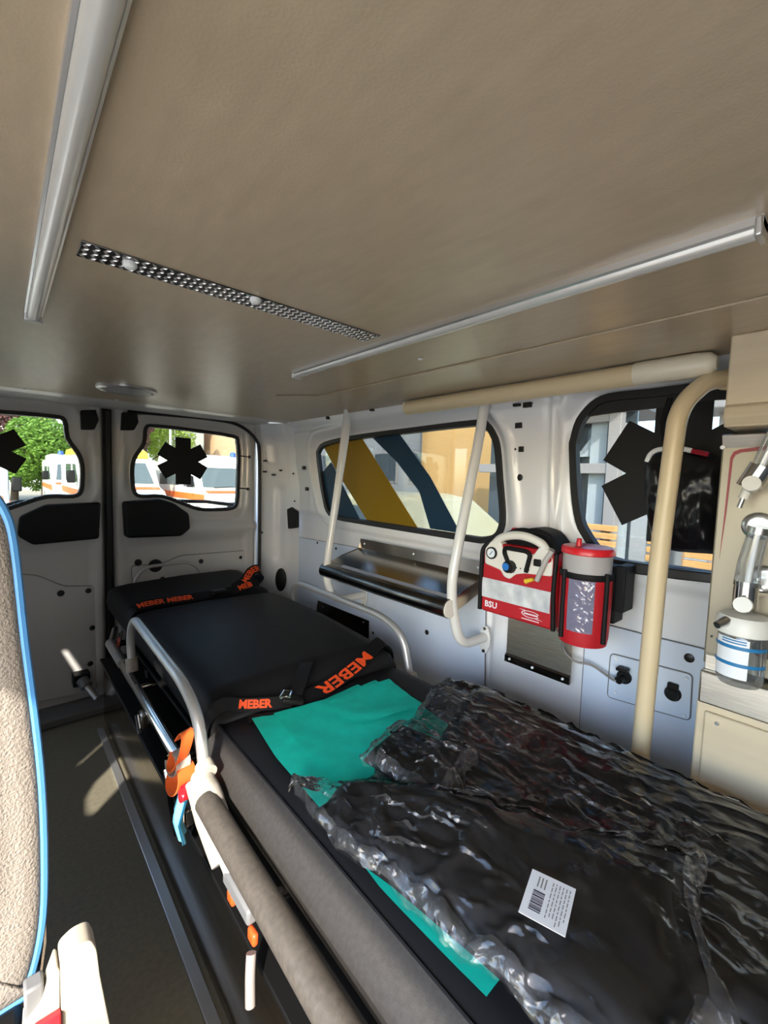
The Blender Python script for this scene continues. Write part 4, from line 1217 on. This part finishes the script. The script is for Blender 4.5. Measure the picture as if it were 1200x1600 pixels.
# ---- green sheet
gs = []
def sheet(e0, e1, e2, e3, z, name, nu=40, nv=30, seed=1, amp=.0015, th=.0012):
    toV = lambda L: [Vector((x, y, z)) for x, y in L]
    S = coons(toV(e0), toV(e1), toV(e2), toV(e3), nu, nv)
    U, V = np.meshgrid(np.linspace(0, 1, nu), np.linspace(0, 1, nv), indexing='ij')
    S[..., 2] += amp * noise2(U, V, seed, 3, 1.0) + amp
    m = MB(); m.grid(S.reshape(-1, 3).tolist(), nu, nv)
    return m
gr = thing('green_sheet', 'green disposable sheet folded on the black mattress', 'sheet')
sheet([(.425, .925), (.402, .76), (.396, .60)] + [tuple(on(x, y, 'Z', .4645))[:2] for x, y in ((594, 1388), (649, 1445), (708, 1506), (760, 1558))], [(.722, .905), (.735, .80), (.75, .60), (.76, .40), (.76, .245)], [(.425, .925), (.50, .905), (.60, .895), (.722, .905)], [tuple(on(760, 1558, 'Z', .4645))[:2], (.58, .245), (.76, .245)], .4635, 'base').build('base_layer', 'green_sheet', gr, smooth='all')
sheet([(.47, .905), (.455, .76), (.46, .62), (.46, .50)], [(.772, .890), (.77, .78), (.77, .70), (.76, .55)], [(.47, .905), (.60, .885), (.70, .882), (.772, .890)], [(.46, .50), (.6, .52), (.76, .55)], .4675, 'mid', seed=4, amp=.002).build('fold_layer', 'green_sheet', gr, smooth='all')
sheet([(.60, .865), (.585, .80), (.60, .74)], [(.800, .862), (.79, .80), (.775, .70)], [(.60, .865), (.70, .868), (.800, .862)], [(.60, .74), (.69, .72), (.775, .70)], .4715, 'top', 20, 20, seed=6, amp=.002).build('fold_layer', 'green_sheet', gr, smooth='all')

# ---- plastic wrapped packs
def ridged(U, V, seed, f):
    n = noise2(U, V, seed, 3, f); return 1 - np.minimum(1, np.abs(n) * 3.0)
def pack(name, label, e0, e1, e2, e3, base, h, seed, u0=.06, u1=.97, v0=.04, v1=.96, nu=110, nv=70, power=.5, wr=.006, cat='package', floor_=None, fmat='clear_film'):
    t = thing(name, label, cat, 'black items in clear plastic wrapping')
    toV = lambda L: [Vector((p[0], p[1], p[2] if len(p) > 2 else base)) for p in L]
    S = coons(toV(e0), toV(e1), toV(e2), toV(e3), nu, nv)
    u = np.linspace(0, 1, nu); v = np.linspace(0, 1, nv)
    U, V = np.meshgrid(u, v, indexing='ij')
    size = np.linalg.norm(S[-1, nv // 2] - S[0, nv // 2]), np.linalg.norm(S[nu // 2, -1] - S[nu // 2, 0])
    A = U * size[0] / .3; B = V * size[1] / .3
    # inner black item
    bu = np.clip((U - u0) / (u1 - u0), 0, 1); bv = np.clip((V - v0) / (v1 - v0), 0, 1)
    eb = np.clip(np.minimum(np.minimum(bu, 1 - bu) * size[0], np.minimum(bv, 1 - bv) * size[1]) / .05, 0, 1)
    hb_ = h * np.sqrt(1 - (1 - eb) ** 2) + .006 * noise2(A, B, seed + 9, 2, .6) * eb
    Sb = S.copy(); Sb[..., 2] += hb_
    iu = (u >= u0) & (u <= u1); iv = (v >= v0) & (v <= v1)
    Sb2 = Sb[iu][:, iv]; a, b = Sb2.shape[:2]
    m = MB(); m.grid(Sb2.reshape(-1, 3).tolist(), a, b)
    Sl = S[iu][:, iv].copy(); Sl[..., 2] += .001; m.grid(Sl.reshape(-1, 3).tolist(), a, b)
    m.build('folded_item', 'pack_black', t, smooth='all')
    # clear wrapping, draped over it with creases
    ef = np.clip(np.minimum(np.minimum(U, 1 - U) * size[0], np.minimum(V, 1 - V) * size[1]) / .035, 0, 1)
    drape = h * np.sqrt(1 - (1 - np.clip(np.minimum(np.minimum(U, 1 - U) * size[0], np.minimum(V, 1 - V) * size[1]) / .075, 0, 1)) ** 2)
    cre = wr * (ridged(A, B * .55, seed, 1.4) - .35) + wr * .55 * (ridged(A * .6, B, seed + 3, 2.7) - .35) + wr * .35 * (ridged(A, B, seed + 5, 5.0) - .35)
    Sf = S.copy()
    Sf[..., 2] += np.maximum(drape + .004 + cre * (.35 + .65 * ef), hb_ * (eb > 0) + .0022)
    edge_w = (1 - ef)
    Sf[..., 2] += edge_w * .006 * (noise2(A, B, seed + 7, 3, 3.0) + .8)
    Sf[..., 0] += edge_w * .006 * noise2(A, B, seed + 11, 3, 3.0)
    Sf[..., 1] += edge_w * .006 * noise2(A, B, seed + 13, 3, 3.0)
    m = MB(); m.grid(Sf.reshape(-1, 3).tolist(), nu, nv)
    o = m.build('clear_wrapping', fmat, t, smooth='all')
    # crumpled hem of the wrapping
    bd = MB(); Sh = Sf.copy(); Sh[..., 2] += .0015 + .005 * (noise2(A, B, seed + 17, 3, 5.0) + .6) * edge_w
    bd.grid(Sh.reshape(-1, 3).tolist(), nu, nv, keep=lambda i, j: min(i, nu - 2 - i) * size[0] / nu < .022 or min(j, nv - 2 - j) * size[1] / nv < .014)
    bd.build('wrapping_hem', 'clear_film_fold', t, smooth='all')
    # pleats gathered in the wrapping
    pl = MB(); g = np.random.default_rng(seed)
    for k in range(7):
        i = int(g.uniform(.05, .9) * (nu - 12)); j = int(g.uniform(.05, .95) * (nv - 2)); L_ = int(g.uniform(7, 20))
        pts = []
        jj = j
        for q_ in range(L_):
            ii = min(nu - 1, i + q_); jj = min(max(0, jj + int(g.integers(-1, 2))), nv - 1)
            p = Sf[ii, jj]; hh = .004 * math.sin(math.pi * q_ / (L_ - 1))
            pts += [(p[0], p[1], p[2] + .0004), (p[0] + .004, p[1] - .002, p[2] + .0004 + hh)]
        pl.grid(pts, L_, 2)
    pl.build('pleats', 'clear_film_fold', t, smooth='all')['kind'] = 'stuff'
    return t, Sf, S
packA = pack('wrapped_pack', 'large black pack in clear film against the side wall', [(.50, .575), (.465, .42), (.465, .25), (.50, .08), (.56, -.12), (.60, -.42)],
     [(.880, .735), (.928, .62), (.930, .45), (.930, .25), (.925, .05), (.925, -.42)], [(.50, .575), (.62, .62), (.71, .668), (.80, .715), (.880, .735)],
     [(.60, -.42), (.80, -.42), (.925, -.42)], .472, .052, 21, u0=.075, wr=.008)
packB = pack('wrapped_pack', 'black pack in clear film with a white barcode label', [tuple(on(x, y, 'Z', .474)) for x, y in ((458, 1232), (482, 1283), (524, 1332), (604, 1395), (662, 1448), (722, 1503), (805, 1583), (930, 1700), (1060, 1830))],
     [(.375, .650, .470), (.43, .585, .474), (.478, .519, .500), (.53, .42, .524), (.585, .30, .528), (.645, .185, .528), (.690, .115, .528)], [tuple(on(458, 1232, 'Z', .474)), (.372, .648), (.375, .650)],
     [tuple(on(1060, 1830, 'Z', .474)), (.52, .05, .500), (.60, .095, .526), (.66, .110, .528), (.690, .115, .528)], .470, .034, 33, u0=.14, u1=.95, v0=.05, v1=.95, wr=.008)
packC = pack('wrapped_small_pack', 'small folded black item in clear film lying on the green sheet', [(.478, .592), (.49, .50), (.505, .402)], [(.622, .628), (.640, .55), (.652, .452)],
     [(.478, .592), (.55, .612), (.622, .628)], [(.505, .402), (.58, .425), (.652, .452)], .512, .030, 45, u0=.04, u1=.93, v0=.05, v1=.93, nu=70, nv=60, wr=.007)
# the small pack rests on a fold between sheet and packs
MB().prism([(.50, .575, .478), (.615, .605, .478), (.635, .46, .478), (.515, .42, .478)], (0, 0, .034)).build('underfold', 'pack_black', packC[0], bevel=.008)
# white label on the front pack
lbl = thing('barcode_label', 'white barcode label on the front clear wrapped pack', 'label')
_S = packB[1].reshape(-1, 3); _c = on(856, 1410, 'Z', .535)
LZ = float(_S[(abs(_S[:, 0] - _c.x) < .035) & (abs(_S[:, 1] - _c.y) < .035)][:, 2].max()) + .0015
LP = [on(832, 1358, 'Z', LZ), on(900, 1390, 'Z', LZ), on(883, 1465, 'Z', LZ), on(810, 1425, 'Z', LZ)]
def lp(u, v, dz=0): 
    p = (LP[0] * (1 - u) + LP[1] * u) * (1 - v) + (LP[3] * (1 - u) + LP[2] * u) * v
    return Vector((p.x, p.y, p.z + dz))
MB().prism([lp(0, 0), lp(1, 0), lp(1, 1), lp(0, 1)], (0, 0, .0006)).build('paper', 'bright_white', lbl)
g = np.random.default_rng(3); bars = MB(); v = .42
while v < .86:
    wv = g.choice([.012, .02, .03]); bars.add([lp(.16, v, .0009), lp(.42, v, .0009), lp(.42, v + wv, .0009), lp(.16, v + wv, .0009)], [(0, 1, 2, 3)]); v += wv + g.choice([.012, .02])
bars.build('barcode', 'print_dark', lbl)
tx = MB()
for i, u in enumerate((.20, .28, .36)): tx.add([lp(u, .10, .0009), lp(u + .03, .10, .0009), lp(u + .03, .34, .0009), lp(u, .34, .0009)], [(0, 1, 2, 3)])
for i in range(6):
    u = .52 + i * .075; v = .10
    while v < .85 - .05 * (i % 3):
        L_ = g.uniform(.04, .12); tx.add([lp(u, v, .0009), lp(u + .022, v, .0009), lp(u + .022, v + L_, .0009), lp(u, v + L_, .0009)], [(0, 1, 2, 3)]); v += L_ + .025
tx.build('print_lines', 'wall_grey', lbl)

# ================================================================== SEAT BESIDE THE CAMERA
se = thing('folding_seat', 'grey fabric attendant seat with blue piping at the left edge', 'seat')
YS = .66
right = [on(x, y, 'Y', YS) for x, y in ((-70, 742), (-25, 765), (2, 797), (18, 850), (35, 1000), (52, 1130), (62, 1230), (66, 1340), (64, 1430), (52, 1500), (36, 1540), (0, 1578))]
cxs = -.205
left = [Vector((2 * cxs - p.x, p.y, p.z)) for p in right][::-1]
out_ = smooth_closed(right + left, 4)
def seat_layer(s_, y): 
    c = Vector((cxs, 0, .66)); return [Vector((c.x + (p.x - c.x) * s_, y, c.z + (p.z - c.z) * s_)) for p in out_]
mb = MB(); rings = [(.55, YS - .012), (.90, YS - .011), (.965, YS - .009), (.99, YS - .005), (1.0, YS)]
vs = []; n_ = len(out_)
for s_, y in rings: vs += seat_layer(s_, y)
fs = [tuple(range(n_))]
for i in range(len(rings) - 1):
    for k in range(n_): fs.append((i * n_ + k, i * n_ + (k + 1) % n_, (i + 1) * n_ + (k + 1) % n_, (i + 1) * n_ + k))
mb.add(vs, fs).build('backrest_cushion', 'seat_fabric', se, smooth='all')
mb = MB(); rings = [(1.0, YS), (.985, YS + .03), (.96, YS + .065), (.90, YS + .08)]
vs = []
for s_, y in rings: vs += seat_layer(s_, y)
fs = [tuple((len(rings) - 1) * n_ + k for k in range(n_))]
for i in range(len(rings) - 1):
    for k in range(n_): fs.append((i * n_ + k, i * n_ + (k + 1) % n_, (i + 1) * n_ + (k + 1) % n_, (i + 1) * n_ + k))
mb.add(vs, fs).build('backrest_shell', 'seat_navy', se, smooth='all')
MB().tube(seat_layer(1.004, YS), .0055, 8, closed=True).build('piping', 'piping_blue', se, smooth=True)
MB().box((-.42, .14, .28), (.0, .60, .40)).build('seat_cushion', 'seat_fabric', se, bevel=.03, seg=4)
MB().box((-.36, .25, .0), (-.06, .62, .28)).build('pedestal', 'black_plastic', se, bevel=.01)
MB().box((-.44, .585, .0), (.005, .66, .37)).build('sun_block_panel', 'black_plastic', se, bevel=.01)  # unseen filler, added to block a sun streak passing under the seat
# side hinge cover in white plastic with the belt buckle
YH = .60
cover = round_poly([on(x, y, 'Y', YH) for x, y in ((90, 1470), (112, 1448), (136, 1437), (145, 1452), (150, 1492), (172, 1602), (185, 1680), (98, 1680), (92, 1560))], .006)
hc_ = MB().prism(cover, (0, -.03, 0)).build('hinge_cover', 'seat_plastic', se, bevel=.008, seg=4)
c2 = round_poly([on(x, y, 'Y', YH) for x, y in ((36, 1572), (62, 1540), (84, 1480), (90, 1486), (90, 1680), (30, 1680))], .005)
MB().prism(c2, (0, -.026, 0)).build('hinge_cover', 'seat_plastic', se, bevel=.004, seg=2)
p = on(74, 1593, 'Y', YH - .03)
MB().box((p.x - .012, p.y - .006, p.z - .03), (p.x + .012, p.y + .004, p.z + .002)).build('buckle_button', 'red_plastic', se, bevel=.002)
p = on(52, 1540, 'Y', YH)
MB().box((p.x - .009, p.y - .02, p.z - .018), (p.x + .009, p.y, p.z + .016)).build('buckle_tab', 'grey_plastic', se, bevel=.003)
MB().tube([on(67, 1400, 'Y', YS + .03), on(68, 1470, 'Y', YS + .03), on(60, 1530, 'Y', YS + .02)], .004, 8).build('belt_guide', 'steel', se, smooth=True)
MB().box((-.03, YH - .02, .20), (.03, YH + .05, .36)).build('hinge_frame', 'black_plastic', se, bevel=.006)

# ================================================================== OUTSIDE
GZ = -.55
struct(MB().box((-60, -60, GZ - .1), (80, 120, GZ)).build('ground', 'warm_concrete'), 'pale warm concrete yard outside the van')
tag(MB().box((-14, 18.5, GZ), (1.2, 23.5, GZ + .06)).build('grass_verge', 'grass', bevel=.02), 'sunlit strip of grass behind the parked ambulances', 'grass', kind='stuff')

def ambulance(x, y, rz, label, roof_m='van_white', s_=1.0):
    t = thing('parked_ambulance', label, 'ambulance', 'ambulances parked behind the van')
    W = .95
    sidep = [(.02, .35), (.0, .62), (.06, .86), (.30, 1.02), (.78, 1.12), (1.40, 1.80), (1.62, 1.92), (4.9, 1.95), (5.05, 1.80), (5.1, .35)]
    body = MB().prism([(-W, yy, zz_) for yy, zz_ in sidep], (2 * W, 0, 0)).build('body', 'van_white', t, bevel=.06, seg=3)
    rp = [(1.50, 1.90), (1.72, 2.10), (2.0, 2.16), (4.7, 2.16), (4.9, 1.95)]
    MB().prism([(-W + .10, yy, zz_) for yy, zz_ in rp], (2 * W - .2, 0, 0)).build('high_roof', roof_m, t, bevel=.05, seg=2)
    n_ = Vector((0, -.68, .62)).normalized() * .012
    ws = [Vector((-.80, .83, 1.185)), Vector((.80, .83, 1.185)), Vector((.70, 1.35, 1.755)), Vector((-.70, 1.35, 1.755))]
    MB().prism([v + n_ * .2 for v in ws], n_).build('windscreen', 'van_glass', t, bevel=.004)
    for sx in (-1, 1):
        MB().prism([(sx * (W + .001), 1.02, 1.20), (sx * (W + .001), 1.42, 1.66), (sx * (W + .001), 1.95, 1.68), (sx * (W + .001), 1.95, 1.18)], (sx * .008, 0, 0)).build('side_window', 'van_glass', t)
        MB().prism([(sx * (W + .001), 2.4, 1.2), (sx * (W + .001), 2.4, 1.68), (sx * (W + .001), 3.6, 1.68), (sx * (W + .001), 3.6, 1.2)], (sx * .008, 0, 0)).build('side_window', 'van_glass', t)
        MB().box((sx * W - (.004 if sx > 0 else .012), .35, .82), (sx * W + (.012 if sx > 0 else .004), 4.9, 1.0)).build('side_stripe', 'van_orange', t)
        for yy in (.85, 4.1):
            wv = MB().lathe([(.20, -.10), (.33, -.10), (.35, -.06), (.35, .06), (.33, .10), (.20, .10)], (sx * (W - .10), yy, .35), 'X', n=24).build('wheel', 'tyre', t, smooth=True)
            MB().lathe([(.05, -.105), (.20, -.103), (.20, .103), (.05, .105)], (sx * (W - .10), yy, .35), 'X', n=18).build('hub', 'alu', wv, smooth=True)
        MB().box((sx * .62 - .17, -.012, .66), (sx * .62 + .17, .10, .84)).build('headlight', 'clear_plastic', t, bevel=.02)
        MB().box((sx * (W + .14) - .09, .98, 1.18), (sx * (W + .14) + .09, 1.08, 1.50)).build('mirror', 'black_plastic', t, bevel=.03)
        MB().lathe([(.09, 0), (.09, .10), (.05, .14)], (sx * .55, 1.9, 2.14), n=14).build('beacon', 'beacon', t, smooth=True)
    MB().prism([(-W + .1, .335, 1.046), (W - .1, .335, 1.046), (W - .1, .56, 1.092), (-W + .1, .56, 1.092)], (0, -.004, .012)).build('front_stripe', 'van_orange', t)
    MB().box((-.45, -.02, .62), (.45, .05, .80)).build('grille', 'black_plastic', t, bevel=.01)
    MB().box((-W + .02, -.06, .30), (W - .02, .15, .55)).build('bumper', 'grey_plastic', t, bevel=.04)
    MB().tube([(-.5, .80, 1.18), (.1, .84, 1.21)], .012, 6).build('wiper', 'rubber', t)
    t.location = (x, y, GZ); t.rotation_euler = (0, 0, math.radians(rz)); t.scale = (s_, s_, s_)
    return t
ambulance(5.15, 11.9, 2, 'white ambulance with orange stripe, rightmost through the right rear window')
ambulance(2.55, 13.2, 0, 'yellow roofed ambulance behind the star in the right rear window', 'van_yellow', 1.04)
ambulance(2.32, 19.0, 0, 'white ambulance at the inner edge of the left rear window')
ambulance(-.75, 11.0, 0, 'ambulance seen low behind the star of the left rear window', 'van_yellow', .92)

def leaf_cloud(c, rad, n, size, seed, zsq=1.0, lumps=9):
    g = np.random.default_rng(seed); mb = MB()
    cen = [(g.uniform(-.6, .6), g.uniform(-.6, .6), g.uniform(-.55, .6), g.uniform(.35, .6)) for _ in range(lumps)]
    for i in range(n):
        a = cen[i % lumps]
        d = g.normal(size=3); d /= np.linalg.norm(d); rr = a[3] * g.uniform(.55, 1.0) ** .5
        p = Vector((c[0] + rad * (a[0] + d[0] * rr), c[1] + rad * (a[1] + d[1] * rr), c[2] + rad * zsq * (a[2] + d[2] * rr)))
        u = Vector(g.normal(size=3)).normalized() * size * g.uniform(.6, 1.2); v = u.orthogonal().normalized() * size * .55
        mb.add([p - u, p - v, p + u, p + v], [(0, 1, 2, 3)])
    return mb
def tree(x, y, h, rad, m_, label, seed, n=2600, size=.105, zsq=1.0):
    t = thing('yard_tree', label, 'tree', 'trees behind the parked ambulances')
    tp2 = smooth_open([(x, y, GZ), (x + .05, y, GZ + h * .4), (x - .04, y + .05, GZ + h * .75), (x, y, GZ + h)], 4)
    tr = MB().tube(tp2, [.16 - .010 * i for i in range(len(tp2))], 10)
    for k in range(5):
        a = k * 1.3; b = tp2[5 + k]
        tr.tube([b, b + Vector((math.cos(a) * rad * .5, math.sin(a) * rad * .5, rad * .35))], [.05, .015], 6)
    tr.build('trunk', 'bark', t, smooth=True)
    leaf_cloud((x, y, GZ + h), rad, n * 2, size, seed, zsq).build('crown', m_, t)
tree(1.5, 25.5, 2.3, 2.0, 'leaf_green', 'leafy green tree in the middle of the left rear window', 1, n=5200, zsq=.95)
tree(.5, 28, 4.6, 1.9, 'leaf_plum', 'purple leaved tree at the top of the left rear window', 2, n=3400)
tree(2.9, 27.5, 1.9, 1.7, 'leaf_bright', 'light green tree behind the ambulance in the left window', 3, n=3600)
tree(6.1, 27, 4.2, 2.5, 'leaf_bright', 'bright green tree above the ambulances in the right rear window', 4, n=5600)
tree(4.9, 24.5, 3.6, 1.2, 'leaf_plum', 'purple leaved tree at the left of the right rear window', 5, n=2200)
tree(-1.6, 27, 2.4, 1.9, 'leaf_green', 'green tree furthest left beyond the grass', 6, n=3400)
tree(14.2, 9.6, 2.0, 1.2, 'leaf_green', 'green tree beside the yellow building through the striped window', 7, n=3200)
lp_ = thing('lamp_post', 'thin grey lamp post behind the ambulances', 'lamp post')
MB().tube([(6.0, 22, GZ), (6.0, 22, 5.2)], [.07, .05], 10).build('pole', 'alu', lp_, smooth=True)
MB().tube([(6.0, 22, 5.2), (5.4, 21.8, 5.4)], .04, 8).build('arm', 'alu', lp_, smooth=True)
MB().box((5.1, 21.6, 5.36), (5.5, 21.9, 5.46)).build('lamp_head', 'grey_plastic', lp_, bevel=.02)

def building(name, lo, hi, label, wall_m, wins, face, win_m='dark_window', roof=None):
    t = thing(name, label, 'building')
    MB().box(lo, hi).build('wall', wall_m, t)
    for (a0, a1, z0, z1) in wins:
        if face == '-X':
            f = MB().box((lo[0] - .05, a0, z0), (lo[0] + .02, a1, z1)).build('window', 'frame_grey', t)
            MB().box((lo[0] - .06, a0 + .07, z0 + .07), (lo[0] - .04, a1 - .07, z1 - .07)).build('pane', win_m, f)
        else:
            f = MB().box((a0, lo[1] - .05, z0), (a1, lo[1] + .02, z1)).build('window', 'frame_grey', t)
            MB().box((a0 + .07, lo[1] - .06, z0 + .07), (a1 - .07, lo[1] - .04, z1 - .07)).build('pane', win_m, f)
    if roof: MB().box((lo[0] - .3, lo[1] - .3, hi[2]), (hi[0] + .3, hi[1] + .3, hi[2] + .35)).build('roof', roof, t, bevel=.05)
    return t
building('orange_building', (11.3, 27, GZ), (19, 36, 8.0), 'beige orange building with tall dark windows behind the ambulances', 'wall_beige', [(12.9 + i * 1.1, 13.6 + i * 1.1, .6, 6.6) for i in range(4)], '-Y')
building('low_house', (7.6, 31, GZ), (10.6, 36, 4.3), 'low pale house with red roof behind the ambulances', 'wall_pale', [(9.0, 9.8, 1.6, 2.8)], '-Y', roof='roof_red')
building('far_block', (-14, 40, GZ), (7.5, 46, 3.6), 'low pale block far beyond the trees', 'wall_pale', [(-12 + i * 2.2, -10.9 + i * 2.2, 1.2, 2.6) for i in range(8)], '-Y')
yb = building('yellow_building', (10, 7.42, GZ), (10.7, 9.62, 7.5), 'sunlit yellow building seen through the striped window', 'wall_yellow', [], '-X')
MB().box((9.985, 8.36, GZ), (10.0, 8.39, 7.5)).build('joint', 'wall_yellow', yb)
building('grey_building', (11.5, 9.9, GZ), (18, 22, 7.0), 'grey building with dark windows left of the yellow one', 'wall_grey', [(10.3 + i * 2.0, 11.7 + i * 2.0, z, z + 1.2) for i in range(5) for z in (.9, 3.2)], '-X')

# pavilion through the star window: posts, beams, pale panels, glass
pv = thing('pavilion', 'pale pavilion with grey posts seen through the star window', 'building')
for yy in (3.55, 2.72, 2.02, 1.35):
    MB().box((7.0, yy - .09, GZ), (7.18, yy + .09, 2.35 if yy > 2.5 else 2.2)).build('post', 'frame_grey', pv, bevel=.01)
for z in (1.30, 2.10):
    MB().box((7.02, 2.72, z - .08), (7.16, 5.2, z + .08)).build('beam', 'frame_grey', pv, bevel=.01)
MB().box((7.2, 2.9, GZ), (7.3, 3.15, 2.05)).build('panel', 'wall_pale', pv)
MB().box((7.2, 2.55, GZ), (7.3, 2.66, 2.0)).build('panel', 'wall_pale', pv)
MB().prism([(7.25, 3.4, 1.5), (7.25, 2.8, 1.5), (7.25, 2.8, 2.3)], (.05, 0, 0)).build('panel', 'wall_pale', pv)
MB().box((7.4, 2.55, GZ), (7.45, 5.2, 2.2)).build('glazing', 'dark_window', pv)
MB().box((8.0, -.6, GZ), (8.1, 2.5, 1.25)).build('back_wall', 'wall_pale', pv)
MB().box((6.6, .9, 2.02), (7.4, 1.62, 3.6)).build('awning', 'frame_grey', pv, bevel=.02)
MB().box((6.4, 2.5, 2.25), (9, 5.6, 2.5)).build('roof_edge', 'frame_grey', pv)

def slat_screen(y0, y1, label):
    t = thing('wooden_bench', label, 'bench', 'slatted wooden benches outside the star window')
    for yy in (y0 + .08, y1 - .08):
        MB().box((3.06, yy - .03, GZ), (3.12, yy + .03, .73)).build('support', 'frame_grey', t)
    first = None
    for i in range(12):
        z = .75 - i * .052
        if first is None:
            first = MB().box((-.02, 0, -.019), (.02, y1 - y0, .019)).build('slat', 'wood', t, bevel=.003)
            o = first
        else:
            o = first.copy(); COL.objects.link(o); o.parent = t
        o.location = (3.03 - i * .006, y0, z)
    for i in range(5):
        o = first.copy(); COL.objects.link(o); o.parent = t
        o.location = (2.93 - i * .06, y0, .06); o.rotation_euler = (0, math.radians(90), 0)
    for yy in (y0 + .12, y1 - .12):
        MB().box((2.66, yy - .03, GZ), (2.72, yy + .03, .04)).build('leg', 'frame_grey', t)
    return t
slat_screen(1.12, 1.66, 'slatted wooden bench left of the black star')
slat_screen(.25, .93, 'slatted wooden bench behind the cream pole')
bn = thing('metal_bin', 'small silver bin between the wooden benches and the pole', 'bin')
MB().lathe([(.045, .40), (.055, .74), (.058, .745), (.052, .74), (.045, .72)], (2.55, .675, 0), n=24).build('drum', 'alu', bn, smooth=True)
MB().tube([(2.55, .675, GZ), (2.55, .675, .41)], .02, 10).build('stand', 'grey_plastic', bn, smooth=True)

# parked car alongside
pcar = thing('parked_car', 'light sand coloured car parked beside the van under the striped window', 'car')
sp_ = [(1.75, .28), (1.72, .62), (1.80, .80), (2.65, .93), (3.30, 1.36), (3.7, 1.42), (5.2, 1.40), (5.9, .98), (6.15, .90), (6.2, .28)]
MB().prism([(2.75, y, z + GZ) for y, z in sp_], (1.65, 0, 0)).build('body', 'car_sand', pcar, bevel=.05, seg=3)
MB().prism([(2.85, 2.72, .97 + GZ), (4.3, 2.72, .97 + GZ), (4.2, 3.24, 1.345 + GZ), (2.95, 3.24, 1.345 + GZ)], (0, -.008, .012)).build('windscreen', 'car_shade', pcar)
for y0_, y1_ in ((3.3, 4.2), (4.3, 5.3)):
    MB().prism([(2.748, y0_ - .25, .95 + GZ), (2.748, y0_ + .12, 1.30 + GZ), (2.748, y1_, 1.32 + GZ), (2.748, y1_ + .1, .95 + GZ)], (-.006, 0, 0)).build('side_window', 'van_glass', pcar)
for xx in (2.85, 4.3):
    for yy in (2.55, 5.3):
        MB().lathe([(.18, -.09), (.29, -.09), (.31, -.05), (.31, .05), (.29, .09), (.18, .09)], (xx, yy, GZ + .31), 'X', n=22).build('wheel', 'tyre', pcar, smooth=True)
